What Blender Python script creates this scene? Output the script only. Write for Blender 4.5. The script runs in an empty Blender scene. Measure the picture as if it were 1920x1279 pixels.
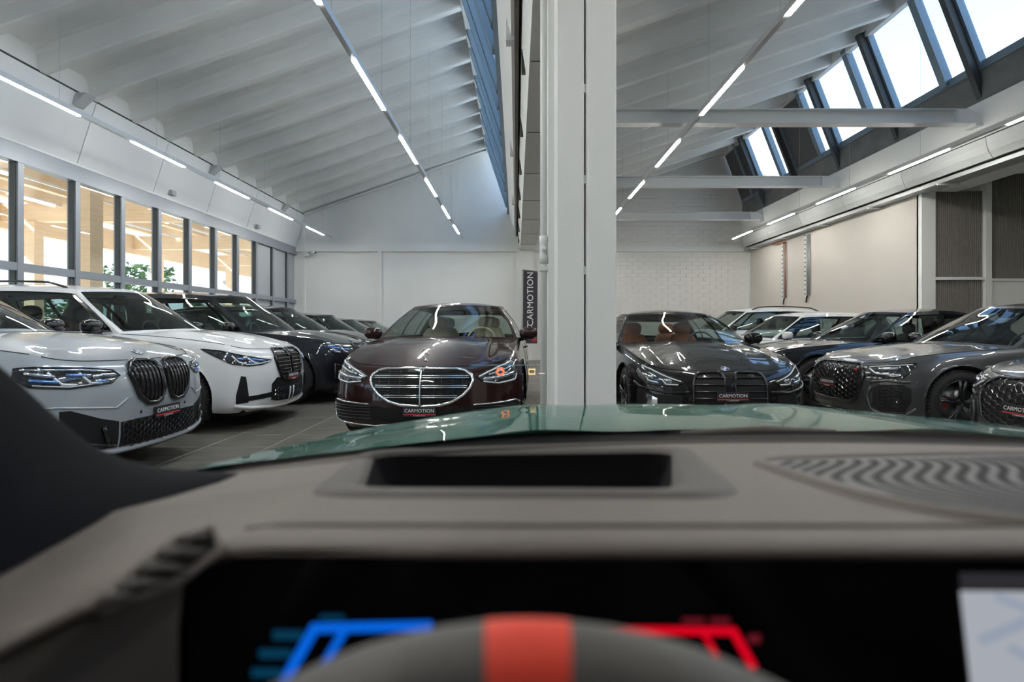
import bpy, math, random
import numpy as np
from mathutils import Vector, Matrix
random.seed(7)
PI = math.pi
SC = bpy.context.scene
COL = SC.collection

# ------------------------------------------------------------------ camera
CAM_H = 1.12
FPX = 20.0 / 36.0 * 1920
cd = bpy.data.cameras.new('camera'); cam = bpy.data.objects.new('camera', cd); COL.objects.link(cam)
cam.location = (0, 0, CAM_H); cam.rotation_euler = (PI / 2, 0, 0)
cd.sensor_width = 36; cd.lens = 20; cd.clip_start = 0.02; cd.clip_end = 400
cd.shift_x = -8 / 1920; cd.shift_y = -22.5 / 1920
cd.dof.use_dof = True; cd.dof.focus_distance = 5.6; cd.dof.aperture_fstop = 3.4
SC.camera = cam
# ------------------------------------------------------------------ world and exposure
W = bpy.data.worlds.new('sky'); SC.world = W; W.use_nodes = True
nt = W.node_tree; nt.nodes.clear()
out = nt.nodes.new('ShaderNodeOutputWorld'); bg = nt.nodes.new('ShaderNodeBackground')
tc = nt.nodes.new('ShaderNodeTexCoord'); sep = nt.nodes.new('ShaderNodeSeparateXYZ'); rp = nt.nodes.new('ShaderNodeValToRGB')
nt.links.new(tc.outputs['Generated'], sep.inputs[0]); nt.links.new(sep.outputs['Z'], rp.inputs[0])
rp.color_ramp.elements[0].position = 0.0; rp.color_ramp.elements[0].color = (0.84, 0.93, 1.0, 1)
rp.color_ramp.elements[1].position = 0.6; rp.color_ramp.elements[1].color = (0.29, 0.55, 1.0, 1)
nt.links.new(rp.outputs[0], bg.inputs[0]); bg.inputs[1].default_value = 1.08
nt.links.new(bg.outputs[0], out.inputs[0])
SC.view_settings.view_transform = 'Standard'; SC.view_settings.look = 'None'
SC.view_settings.exposure = 1.2; SC.view_settings.gamma = 1.0; SC.view_settings.use_curve_mapping = False
SC.cycles.max_bounces = 8; SC.cycles.diffuse_bounces = 4; SC.cycles.glossy_bounces = 3
SC.cycles.transparent_max_bounces = 14; SC.cycles.caustics_reflective = False; SC.cycles.caustics_refractive = False
SC.cycles.sample_clamp_indirect = 6
sd_ = bpy.data.lights.new('sun', 'SUN'); sd_.energy = 8.5; sd_.angle = 0.02; sd_.color = (1.0, 0.95, 0.87)
sun = bpy.data.objects.new('sun', sd_); COL.objects.link(sun); sun.location = (-30, 0, 30)
sun.rotation_euler = Vector((0.72, 0.30, -0.62)).to_track_quat('-Z', 'Y').to_euler()
LAMP = 48.0       # emission of the lit strip lights

# ------------------------------------------------------------------ materials
MATS = {}
def mat(name, col, rough=0.5, metal=0.0, coat=0.0, emit=None, estr=0.0, noise=0.0, nscale=8.0, bump=0.0, bscale=60.0, spec=0.5, stretch=None, col2=None, world=False):
    if name in MATS: return MATS[name]
    m = bpy.data.materials.new(name); m.use_nodes = True; n = m.node_tree
    b = n.nodes['Principled BSDF']
    b.inputs['Base Color'].default_value = (*col, 1); b.inputs['Roughness'].default_value = rough
    b.inputs['Metallic'].default_value = metal; b.inputs['Specular IOR Level'].default_value = spec
    if coat: b.inputs['Coat Weight'].default_value = coat; b.inputs['Coat Roughness'].default_value = 0.02
    if emit: b.inputs['Emission Color'].default_value = (*emit, 1); b.inputs['Emission Strength'].default_value = estr
    if noise or bump:
        t = n.nodes.new('ShaderNodeTexCoord'); mp = n.nodes.new('ShaderNodeMapping')
        if world: t = n.nodes.new('ShaderNodeNewGeometry')
        n.links.new(t.outputs['Position' if world else 'Object'], mp.inputs[0])
        if stretch: mp.inputs['Scale'].default_value = stretch
        if noise:
            x = n.nodes.new('ShaderNodeTexNoise'); x.inputs['Scale'].default_value = nscale; x.inputs['Detail'].default_value = 5
            n.links.new(mp.outputs[0], x.inputs[0])
            r = n.nodes.new('ShaderNodeValToRGB'); c2 = col2 or tuple(c * (1 - noise) for c in col)
            r.color_ramp.elements[0].position = 0.3; r.color_ramp.elements[1].position = 0.7
            r.color_ramp.elements[0].color = (*c2, 1); r.color_ramp.elements[1].color = (*col, 1)
            n.links.new(x.outputs[0], r.inputs[0]); n.links.new(r.outputs[0], b.inputs['Base Color'])
        if bump:
            y = n.nodes.new('ShaderNodeTexNoise'); y.inputs['Scale'].default_value = bscale; y.inputs['Detail'].default_value = 3
            n.links.new(mp.outputs[0], y.inputs[0])
            bp = n.nodes.new('ShaderNodeBump'); bp.inputs['Strength'].default_value = bump; bp.inputs['Distance'].default_value = 0.01
            n.links.new(y.outputs[0], bp.inputs['Height']); n.links.new(bp.outputs[0], b.inputs['Normal'])
    MATS[name] = m
    return m

def glass(name, tint=(0.9, 0.95, 0.95), refl=1.0, ior=1.45, rough=0.0):
    if name in MATS: return MATS[name]
    m = bpy.data.materials.new(name); m.use_nodes = True; n = m.node_tree; n.nodes.clear()
    o = n.nodes.new('ShaderNodeOutputMaterial'); mx = n.nodes.new('ShaderNodeMixShader')
    tr = n.nodes.new('ShaderNodeBsdfTransparent'); tr.inputs[0].default_value = (*tint, 1)
    gl = n.nodes.new('ShaderNodeBsdfGlossy'); gl.inputs['Roughness'].default_value = rough
    gl.inputs[0].default_value = (refl, refl, refl, 1)
    lw = n.nodes.new('ShaderNodeLayerWeight'); lw.inputs['Blend'].default_value = 0.5      # facing = 1 - cos, the same from both sides
    pw = n.nodes.new('ShaderNodeMath'); pw.operation = 'POWER'; pw.inputs[1].default_value = 5.0
    f0 = ((ior - 1) / (ior + 1)) ** 2
    ma = n.nodes.new('ShaderNodeMath'); ma.operation = 'MULTIPLY_ADD'; ma.inputs[1].default_value = 1 - f0; ma.inputs[2].default_value = f0
    n.links.new(lw.outputs['Facing'], pw.inputs[0]); n.links.new(pw.outputs[0], ma.inputs[0])
    n.links.new(ma.outputs[0], mx.inputs[0]); n.links.new(tr.outputs[0], mx.inputs[1]); n.links.new(gl.outputs[0], mx.inputs[2])
    n.links.new(mx.outputs[0], o.inputs[0]); MATS[name] = m
    return m

def paint(name, col, metal=0.0, rough=0.38):
    return mat(name, col, rough=rough, metal=metal, coat=1.0, spec=0.05)

M_WHITE = mat('white_render', (0.80, 0.81, 0.80), 0.75, noise=0.05, nscale=1.2, bump=0.15, bscale=40)
M_WARM = mat('warm_white_render', (0.62, 0.58, 0.54), 0.75, noise=0.05, nscale=1.0, bump=0.15, bscale=40)
M_CEIL = mat('white_concrete_soffit', (0.76, 0.77, 0.76), 0.8, noise=0.06, nscale=2.0, bump=0.2, bscale=30)
M_BLOCK = mat('painted_blockwork', (0.79, 0.78, 0.76), 0.75, noise=0.06, nscale=3.0, bump=0.3, bscale=50)
M_COLUMN = mat('painted_concrete', (0.87, 0.87, 0.87), 0.6, noise=0.04, nscale=3.0, bump=0.25, bscale=25, stretch=(1, 1, 0.25))
M_PANEL = mat('fascia_panel', (0.76, 0.78, 0.79), 0.6, noise=0.03, nscale=2.0)
M_JOINT = mat('dark_joint', (0.06, 0.06, 0.06), 0.8)
M_ALU = mat('grey_aluminium', (0.33, 0.36, 0.40), 0.42, metal=0.35, noise=0.04, nscale=3)
M_ALUD = mat('dark_gasket', (0.05, 0.055, 0.06), 0.5)
M_GREYP = mat('grey_infill_panel', (0.42, 0.44, 0.46), 0.5, noise=0.03, nscale=3)
M_BLUEFR = mat('skylight_frame', (0.20, 0.27, 0.33), 0.4, metal=0.3, noise=0.05, nscale=4)
M_DKPANEL = mat('dark_skylight_panel', (0.10, 0.10, 0.105), 0.6, noise=0.08, nscale=3)
M_CONC = mat('raw_concrete', (0.19, 0.20, 0.20), 0.8, noise=0.35, nscale=2.5, bump=0.2)
M_STEELW = mat('white_steel', (0.74, 0.75, 0.75), 0.45, noise=0.03, nscale=4)
M_GALV = mat('galvanised_steel', (0.42, 0.43, 0.44), 0.45, metal=0.6, noise=0.1, nscale=12)
M_RAIL = mat('light_rail', (0.62, 0.63, 0.64), 0.4, metal=0.3, noise=0.03, nscale=5)
M_LIT = mat('lit_diffuser', (1, 1, 1), 0.5, emit=(1.0, 0.955, 0.88), estr=LAMP)
M_LIT2 = mat('lit_canopy_lamp', (1, 1, 1), 0.5, emit=(1.0, 0.94, 0.84), estr=4.0)
M_TILE = mat('slate_tile', (0.215, 0.198, 0.165), 0.42, noise=0.35, nscale=2.2, stretch=(1.0, 6.0, 1.0), col2=(0.105, 0.098, 0.086), bump=0.12, bscale=30, world=True)
M_GROUT = mat('tile_grout', (0.55, 0.52, 0.46), 0.8, noise=0.1, nscale=10)
M_PANE = glass('window_pane', (0.95, 0.97, 0.97), 0.8, 1.35)
M_WOOD = mat('glulam_timber', (0.82, 0.64, 0.46), 0.6, noise=0.2, nscale=3, stretch=(0.6, 0.6, 6), col2=(0.74, 0.54, 0.35))
M_DECKW = mat('canopy_deck', (0.70, 0.66, 0.58), 0.7, noise=0.05, nscale=2)
M_ASPH = mat('pale_asphalt', (0.52, 0.51, 0.48), 0.85, noise=0.12, nscale=0.5)
M_GRASS = mat('grass_bank', (0.24, 0.32, 0.12), 0.9, noise=0.3, nscale=0.8)
M_LEAF = mat('conifer_foliage', (0.10, 0.17, 0.06), 0.8, noise=0.4, nscale=1.5)
M_BARK = mat('bark', (0.20, 0.14, 0.09), 0.9, noise=0.3, nscale=6)
M_MIDGREY = mat('unseen_wall_grey', (0.40, 0.40, 0.41), 0.7, noise=0.08, nscale=2)  # invented tone for the unseen wall behind the viewer, dims reflections on the cars
M_RIB = mat('corrugated_dark_panel', (0.27, 0.25, 0.22), 0.7, noise=0.15, nscale=8)
# car materials
M_CHROME = mat('chrome', (0.80, 0.81, 0.82), 0.10, metal=1.0, noise=0.01)
M_SILVER = mat('satin_silver', (0.55, 0.56, 0.58), 0.25, metal=1.0, noise=0.02)
M_GBLACK = mat('gloss_black', (0.005, 0.005, 0.006), 0.15, spec=0.1, coat=1.0, noise=0.05)
M_MBLACK = mat('matt_black_plastic', (0.010, 0.010, 0.011), 0.55, spec=0.25, noise=0.1, nscale=30)
M_BAR = mat('dark_grille_bar', (0.028, 0.028, 0.032), 0.22, metal=0.6, coat=0.6)
M_TYRE = mat('tyre_rubber', (0.022, 0.022, 0.022), 0.75, noise=0.2, nscale=20)
M_RIM = mat('dark_rim', (0.035, 0.036, 0.04), 0.25, metal=0.7, coat=0.7)
M_DISC = mat('brake_disc', (0.35, 0.35, 0.35), 0.35, metal=1.0)
M_LAMPG = mat('headlamp_housing', (0.030, 0.034, 0.040), 0.08, coat=1.0, noise=0.3, nscale=25)
M_LAMPC = mat('headlamp_reflector', (0.62, 0.66, 0.72), 0.12, metal=1.0, noise=0.3, nscale=30)
M_LAMPB = mat('blue_headlamp_accent', (0.10, 0.26, 0.66), 0.15, metal=0.6, coat=0.8)
M_LAMPW = mat('light_guide', (0.80, 0.84, 0.90), 0.15, coat=1.0)
M_CGLASS = glass('car_glass', (0.74, 0.82, 0.78), 1.0, 1.5)
M_CGLASSD = glass('car_side_glass', (0.46, 0.53, 0.51), 1.0, 1.5)
M_INT = mat('dark_cabin_trim', (0.03, 0.03, 0.032), 0.6, noise=0.1, nscale=20)
M_CREAM = mat('cream_leather', (0.62, 0.52, 0.38), 0.5, noise=0.06, nscale=20)
M_TAN = mat('orange_leather', (0.52, 0.145, 0.045), 0.5, noise=0.08, nscale=20)
M_DSEAT = mat('black_leather', (0.035, 0.035, 0.037), 0.5, noise=0.08, nscale=20)
M_PLATE = mat('dealer_plate', (0.025, 0.025, 0.03), 0.35, noise=0.05)
M_PTXT = mat('white_print', (0.85, 0.85, 0.85), 0.5)
M_PRED = mat('red_print', (0.70, 0.035, 0.03), 0.45)
M_BLUE = mat('emblem_blue', (0.02, 0.16, 0.55), 0.25, coat=1.0)
M_EWHITE = mat('emblem_white', (0.80, 0.82, 0.84), 0.25, coat=1.0)

# ------------------------------------------------------------------ mesh helpers
class MB:
    def __init__(s): s.v = []; s.f = []
    def add(s, vs, fs):
        o = len(s.v); s.v += [tuple(float(c) for c in p) for p in vs]; s.f += [tuple(i + o for i in f) for f in fs]; return s
    def box(s, lo, hi):
        (a, b, c), (d, e, f) = lo, hi
        return s.add([(a, b, c), (d, b, c), (d, e, c), (a, e, c), (a, b, f), (d, b, f), (d, e, f), (a, e, f)],
                     [(0, 3, 2, 1), (4, 5, 6, 7), (0, 1, 5, 4), (1, 2, 6, 5), (2, 3, 7, 6), (3, 0, 4, 7)])
    def prism(s, prof, p0, p1, ax=1):
        """prof: closed 2D outline; extruded along axis ax from p0 to p1 (other two axes take prof in order)"""
        n = len(prof); oth = [i for i in range(3) if i != ax]; vs = []
        for t in (p0, p1):
            for (u, w) in prof:
                q = [0, 0, 0]; q[ax] = t; q[oth[0]] = u; q[oth[1]] = w; vs.append(q)
        return s.add(vs, [(i, (i + 1) % n, n + (i + 1) % n, n + i) for i in range(n)] + [tuple(range(n))[::-1], tuple(range(n, 2 * n))])
    def grid(s, P, close=False):
        P = np.asarray(P, float); n, m = P.shape[:2]; vs = P.reshape(-1, 3)
        fs = [(i * m + j, i * m + j + 1, (i + 1) * m + j + 1, (i + 1) * m + j) for i in range(n - 1) for j in range(m - 1)]
        if close: fs += [(i * m + m - 1, i * m, (i + 1) * m, (i + 1) * m + m - 1) for i in range(n - 1)]
        return s.add(vs, fs)
    def tube(s, pts, r, n=6, closed=False, flat=None):
        pts = [Vector(p) for p in pts]; k = len(pts); rings = []
        for i, p in enumerate(pts):
            a = pts[(i - 1) % k] if (closed or i > 0) else p; b = pts[(i + 1) % k] if (closed or i < k - 1) else p
            t = (b - a)
            if t.length < 1e-9: t = Vector((0, 0, 1))
            t.normalize(); up = Vector((0, 0, 1)) if abs(t.z) < 0.9 else Vector((1, 0, 0))
            u = t.cross(up).normalized(); w = u.cross(t).normalized()
            rr = r[i] if isinstance(r, (list, tuple)) else r
            rings.append([p + (u * math.cos(2 * PI * j / n) + w * math.sin(2 * PI * j / n) * (flat or 1)) * rr for j in range(n)])
        if closed: rings.append(rings[0])
        o = len(s.v); s.grid([[tuple(q) for q in rg] for rg in rings], close=True)
        if not closed:
            s.f.append(tuple(o + j for j in range(n))[::-1]); s.f.append(tuple(o + (k - 1) * n + j for j in range(n)))
        return s
    def lathe(s, prof, n=24, ax='y', c=(0, 0, 0)):
        """prof: (axial, radius) list revolved about axis"""
        rings = []
        for (h, r) in prof:
            rg = []
            for j in range(n):
                a = 2 * PI * j / n; x, y = r * math.cos(a), r * math.sin(a)
                rg.append({'y': (c[0] + x, c[1] + h, c[2] + y), 'z': (c[0] + x, c[1] + y, c[2] + h), 'x': (c[0] + h, c[1] + x, c[2] + y)}[ax])
            rings.append(rg)
        return s.grid(rings, close=True)
    def sphere(s, c, r, nu=16, nv=10, e=1.0):
        rings = []
        for i in range(nv + 1):
            t = PI * i / nv - PI / 2; rg = []
            for j in range(nu):
                p = 2 * PI * j / nu
                sg = lambda x: math.copysign(abs(x) ** e, x)
                rg.append((c[0] + r[0] * sg(math.cos(t)) * sg(math.cos(p)), c[1] + r[1] * sg(math.cos(t)) * sg(math.sin(p)), c[2] + r[2] * sg(math.sin(t))))
            rings.append(rg)
        return s.grid(rings, close=True)
    def mesh(s, name, smooth=False):
        me = bpy.data.meshes.new(name); me.from_pydata(s.v, [], s.f)
        if smooth: me.polygons.foreach_set('use_smooth', [True] * len(me.polygons))
        me.update(); return me
    def build(s, name, m, parent=None, smooth=False, loc=None, rot=None, label=None):
        o = bpy.data.objects.new(name, s.mesh(name, smooth)); COL.objects.link(o); o.data.materials.append(m)
        if parent: o.parent = parent
        if loc: o.location = loc
        if rot: o.rotation_euler = rot
        if label: o['label'] = label
        return o

def link(name, me, parent=None, loc=None, rot=None, scale=None):
    o = bpy.data.objects.new(name, me); COL.objects.link(o)
    if parent: o.parent = parent
    if loc: o.location = loc
    if rot: o.rotation_euler = rot
    if scale: o.scale = scale
    return o
def empty(name, loc=(0, 0, 0), rz=0.0):
    o = bpy.data.objects.new(name, None); o.empty_display_size = 0.2; o.location = loc; o.rotation_euler = (0, 0, rz); COL.objects.link(o); return o
def tag(o, label, cat, group=None):
    o['label'] = label; o['category'] = cat
    if group: o['group'] = group
    return o
def struct(o): o['kind'] = 'structure'; return o
def stuff(o): o['kind'] = 'stuff'; return o
TXT = {}
def text_mesh(s, size=1.0, ext=0.0, space=1.0):
    k = (s, size, ext, space)
    if k in TXT: return TXT[k]
    c = bpy.data.curves.new('lettering', 'FONT'); c.body = s; c.size = size; c.extrude = ext; c.align_x = 'CENTER'; c.align_y = 'CENTER'; c.space_character = space
    c.resolution_u = 3
    o = bpy.data.objects.new('lettering', c); COL.objects.link(o)
    bpy.context.view_layer.update()
    me = bpy.data.meshes.new_from_object(o.evaluated_get(bpy.context.evaluated_depsgraph_get()))
    bpy.data.objects.remove(o); TXT[k] = me; return me

# ================================================================== THE HALL
Y0, Y1 = -8.0, 20.5
RIB = 1.0876
def zl(X): return 5.23 + 0.348 * (X + 7.55)
def zr(X): return 7.37 - 0.341 * (7.47 - X)
# floor with individual slate tiles
fl = struct(MB().box((-8.3, Y0 - .2, -0.3), (15.0, Y1 + .2, -0.0012)).build('floor', M_GROUT))
T = 0.606; G = 0.0045
def tile_mesh():
    h = T / 2 - G; c = 0.0015
    m = MB()
    m.add([(-h, -h, -.008), (h, -h, -.008), (h, h, -.008), (-h, h, -.008), (-h, -h, -c), (h, -h, -c), (h, h, -c), (-h, h, -c),
           (-h + c, -h + c, 0), (h - c, -h + c, 0), (h - c, h - c, 0), (-h + c, h - c, 0)],
          [(0, 1, 5, 4), (1, 2, 6, 5), (2, 3, 7, 6), (3, 0, 4, 7), (4, 5, 9, 8), (5, 6, 10, 9), (6, 7, 11, 10), (7, 4, 8, 11), (8, 9, 10, 11)])
    return m
tm = tile_mesh(); tme = tm.mesh('tile'); tme.materials.append(M_TILE)
rest = MB(); near = []
for i in range(-9, 31):
    for j in range(-21, 27):
        x = -2.95 + T / 2 + i * T; y = 4.80 + T / 2 + j * T
        if x < -8.2 or x > 14.9 or y < Y0 or y > Y1: continue
        vis = (-4.3 < x < 5.0 and 3.4 < y) and not (abs(x) > 0.95 * y)
        near.append((0 if vis else 1, y if vis else abs(y) + 40, x))
near.sort()
for k, (q, y, x) in enumerate(near):
    yy = y if q == 0 else None
for k, (q, ykey, x) in enumerate(near):
    if k < 300 and q == 0:
        link('tile', tme, fl, (x, ykey, 0))
done = {(round(x, 3), round(y, 3)) for k, (q, y, x) in enumerate(near) if k < 300 and q == 0}
for i in range(-9, 31):
    for j in range(-21, 27):
        x = -2.95 + T / 2 + i * T; y = 4.80 + T / 2 + j * T
        if x < -8.2 or x > 14.9 or y < Y0 or y > Y1 or (round(x, 3), round(y, 3)) in done: continue
        rest.add([(x + a, y + b, c) for a, b, c in tm.v], tm.f)
stuff(rest.build('tile_field', M_TILE, fl))

# ceiling slabs + ribs
ce = MB()
D = 0.34
for (f, a, b) in ((zl, -8.3, -1.02), (zr, 0.5, 7.47)):
    ce.prism([(a, f(a) + D), (b, f(b) + D), (b, f(b) + D + .25), (a, f(a) + D + .25)], Y0 - .2, Y1 + .2)
ceil = struct(ce.build('ceiling', M_CEIL))
def rib_mesh(f, a, b):
    prof = [(-.30, D + .01), (-.17, D - .02), (-.115, D - .09), (-.085, .03), (-.07, 0), (.07, 0), (.085, .03), (.115, D - .09), (.17, D - .02), (.30, D + .01)]
    me = MB().grid([[(x, py, f(x) + pz) for (py, pz) in prof] for x in (a, b)][::-1]).mesh('rib')
    me.materials.append(M_CEIL); return me
rl, rr = rib_mesh(zl, -7.9, -1.0), rib_mesh(zr, 0.55, 7.5)
for n in range(-15, 11):
    y = 9.12 + RIB * n
    link('rib', rl, ceil, (0, y, 0)); link('rib', rr, ceil, (0, y, 0))
# verge strip where the ceiling meets the back wall and the ridge edge beams
MB().box((-1.08, Y0, zl(-1.02) - .03), (-0.96, Y1, zl(-1.02) + .55)).build('edge_beam', M_CEIL, ceil)
MB().box((7.42, Y0, zr(7.47) - .03), (7.54, Y1, zr(7.47) + .55)).build('edge_beam', M_CEIL, ceil)
for f, a, b in ((zl, -7.9, -1.0), (zr, .6, 7.5)):
    m = MB(); n = 24
    pts = [(a + (b - a) * i / n) for i in range(n + 1)]
    m.tube([(x, Y1 - .10, f(x) + .03) for x in pts], .055, 8); m.build('verge_conduit', M_CEIL, ceil, True)

# back wall (far end) and the wall behind the viewer
def gable(y, y2):
    prof = [(-8.3, -.2), (15, -.2), (15, 8.5), (-8.3, 8.5)]
    return MB().prism(prof, y, y2)
wb = struct(gable(Y1, Y1 + .25).build('wall_back', M_WHITE))
struct(gable(Y0 - .25, Y0).build('wall_front', M_MIDGREY))
# plaster bands and posts on the far wall of the left bay
for lo, hi, nm in (((-7.95, Y1 - .09, 3.90), (0.1, Y1, 4.06), 'ledge'), ((-4.98, Y1 - .09, 0), (-4.84, Y1, 3.9), 'post'), ((0.60, Y1 - .09, 3.90), (8.41, Y1, 4.02), 'ledge'),
                   ((0.02, Y1 - .12, 0), (0.62, Y1, 3.95), 'pier'), ((-7.72, Y1 - .05, 0), (-7.60, Y1, 5.3), 'post'), ((8.36, Y1 - .05, 0), (8.44, Y1, 3.95), 'post')):
    MB().box(lo, hi).build(nm, M_WHITE, wb)
# blockwork: painted blocks of the right bay
bw, bh = 0.43, 0.142
bm_ = MB(); bm_.box((-bw / 2 + .006, -.018, -bh / 2 + .006), (bw / 2 - .006, 0.0, bh / 2 - .006))
bme = bm_.mesh('brick'); bme.materials.append(M_BLOCK)
cand = []
for r in range(0, 46):
    z = .07 + r * bh
    for c in range(0, 19):
        x = 0.95 + c * bw + (bw / 2 if r % 2 else 0)
        if x > 8.15 or z > zr(x) + .1 or x < 1.0 or (3.86 < z < 4.06): continue
        cand.append((x, z))
vis = sorted(cand, key=lambda p: (0 if (p[1] > 1.75 and p[0] > 3.4) else 1, abs(p[1] - 4.3)))
for k, (x, z) in enumerate(vis[:300]): link('brick', bme, wb, (x, Y1, z))
m = MB()
for (x, z) in vis[300:]: m.add([(x + a, Y1 + b, z + c) for a, b, c in bm_.v], bm_.f)
stuff(m.build('block_field', M_BLOCK, wb))

# ------------------------------------------------------------------ left wall: tilted fascia panels over a glazed front
wl = struct(MB().box((-8.35, Y0, 4.04), (-8.05, Y1, 5.9)).build('wall_left', M_WHITE))
PT, PB = (-7.58, 5.20), (-7.93, 4.10)
js = [10.27 + 2.15 * k for k in range(-9, 6)]
js = [Y0] + [j for j in js if Y0 < j < Y1 - .3] + [Y1]
for a, b in zip(js[:-1], js[1:]):
    MB().prism([PB, PT, (PT[0] - .06, PT[1]), (PB[0] - .06, PB[1])], a + .010, b - .010).build('panel', M_PANEL, wl)
MB().prism([(PB[0] - .07, PB[1]), (PT[0] - .07, PT[1]), (PT[0] - .09, PT[1]), (PB[0] - .09, PB[1])], Y0, Y1).build('panel_backing', M_JOINT, wl)
MB().box((-7.66, Y0, 5.205), (-7.58, Y1, 5.235)).build('shadow_gap', M_JOINT, wl)
MB().box((-8.2, Y0, 5.235), (-7.60, Y1, 5.60)).build('eaves_infill', M_CEIL, wl)
MB().box((-8.1, Y0, 4.06), (-7.90, Y1, 4.10)).build('lintel_drip', M_PANEL, wl)
MB().box((-7.935, Y0, 4.095), (-7.925, Y1, 4.11)).build('shadow_gap', M_JOINT, wl)
for y in (12.9, 17.2):
    MB().box((-7.93, y, 4.17), (-7.80, y + .16, 4.28)).build('sensor', M_GREYP, wl)
for y in (9.9, 14.25, 18.6):
    MB().prism([(-7.70, 5.02), (-7.56, 5.19), (-7.40, 5.19), (-7.62, 4.98)], y - .12, y + .12).build('bracket', M_GREYP, wl)
win = struct(empty('window_1', (-8.0, 0, 0)))
ms = [9.1 + 1.185 * k for k in range(-15, 11)]
ms = [y for y in ms if y > Y0]
H0, H1, H2, H3 = 0.06, 2.05, 2.18, 3.78
MB().box((-.09, Y0, 3.78), (.09, Y1, 4.06)).build('header', M_ALU, win)
MB().box((-.07, Y0, 2.05), (.07, Y1, 2.18)).build('transom', M_ALU, win)
MB().box((-.09, Y0, 0), (.09, Y1, 0.10)).build('bottom_rail', M_ALU, win)
mm = MB().box((-.08, -.055, 0.1), (.08, .055, 3.78)).mesh('mullion'); mm.materials.append(M_ALU)
gm = MB().box((-.035, -.085, 0.1), (.05, -.055, 3.78)).box((-.035, .055, 0.1), (.05, .075, 3.78)).mesh('gasket'); gm.materials.append(M_ALUD)
for y in ms:
    link('mullion', mm, win, (0, y, 0)); link('gasket', gm, win, (0, y, 0))
for a, b in zip([Y0] + ms, ms + [Y1]):
    dark = a > 17.2
    for z0, z1 in ((H0 + .04, H1), (H2, H3)):
        if b - a < .2: continue
        MB().box((-.02, a + .05, z0), (.0, b - .05, z1)).build('infill_panel' if dark else 'pane', M_GREYP if dark else M_PANE, win)

# ------------------------------------------------------------------ skylights
def skylight(idx, top, bot, darks, big):
    w = struct(empty('window_%d' % idx, (0, 0, 0)))
    (xt, zt), (xb, zb_) = top, bot
    d = Vector((xb - xt, 0, zb_ - zt)).normalized(); nrm = Vector((-d.z, 0, d.x))   # inward normal for glass leaning towards +x
    if nrm.x > 0: nrm = -nrm
    def bar(name, ya, yb, d0, d1, m, e0=0.0, e1=0.0):
        a = Vector((xt, 0, zt)) - d * e0; b = Vector((xb, 0, zb_)) + d * e1
        q = [a + nrm * d0, b + nrm * d0, b + nrm * d1, a + nrm * d1]
        return MB().prism([(v.x, v.z) for v in q], ya, yb).build(name, m, w)
    st = [10.0 + 2.1752 * k for k in range(-8, 5)]
    edges = sorted([Y0] + [s for s in st] + [s + .74 for s in st] + [Y1])
    for s in st:
        bar('strut', s - .055, s + .055, .10, .24, M_ALUD, 0, .75) if big else bar('strut', s - .04, s + .04, .05, .11, M_BLUEFR)
        bar('mullion', s + .66, s + .82, -.03, .12, M_BLUEFR)
        bar('mullion', s - .11, s - .055, -.03, .10, M_BLUEFR); bar('mullion', s + .055, s + .11, -.03, .10, M_BLUEFR)
    for a, b in zip(edges[:-1], edges[1:]):
        if b - a < .1: continue
        dk = any(x0 - .02 <= (a + b) / 2 <= x1 for x0, x1 in darks)
        bar('infill_panel' if dk else 'pane', a + .03, b - .03, 0, .02 if not dk else .05, M_DKPANEL if dk else M_PANE)
    # head and sill bars
    for e, nm in ((0.0, 'head_bar'), (1.0, 'sill_bar')):
        p = Vector((xt + (xb - xt) * e, 0, zt + (zb_ - zt) * e)); s = .07
        MB().box((p.x - s, Y0, p.z - s), (p.x + s, Y1, p.z + s)).build(nm, M_BLUEFR, w)
    return w
skylight(2, (-1.0, zl(-1.02) + .12), (-.25, 5.32), [], 0)
skylight(3, (7.5, zr(7.47) + .12), (8.18, 5.72), [(15.08, 16.5), (18.7, 20.5)], 1)

# ------------------------------------------------------------------ valley gutter beam between the two bays
vg = struct(empty('trim_1', (0.4, 0, 0)))
def vb(name, prof, m=M_COLUMN, a=Y0, b=Y1): return MB().prism([(x - .4, z) for x, z in prof], a, b).build(name, m, vg)
vb('upstand', [(-.27, 5.32), (-.06, 4.55), (-.02, 4.55), (-.02, 5.4)])
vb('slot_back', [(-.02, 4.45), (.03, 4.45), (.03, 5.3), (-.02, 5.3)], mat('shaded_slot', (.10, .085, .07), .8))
vb('gutter_beam', [(.02, 4.75), (.14, 3.95), (.67, 3.95), (.80, 4.75), (.80, 5.45), (.02, 5.45)])
for k in range(12):
    y = 5.2 + 1.45 * k
    if y < Y1 - .5 and k % 3 == 1:
        MB().box((-.52, y, 4.5), (-.40, y + .16, 4.75)).build('bracket', M_STEELW, vg)
for k in range(7):
    y = 6.0 + 2.1752 * k
    MB().box((.155 - .4, y, 3.943), (.66 - .4, y + .012, 3.949)).build('joint', M_JOINT, vg)
    MB().box((.062 - .4, y + .7, 4.12), (.108 - .4, y + .72, 4.42)).build('slot', M_JOINT, vg)

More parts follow.
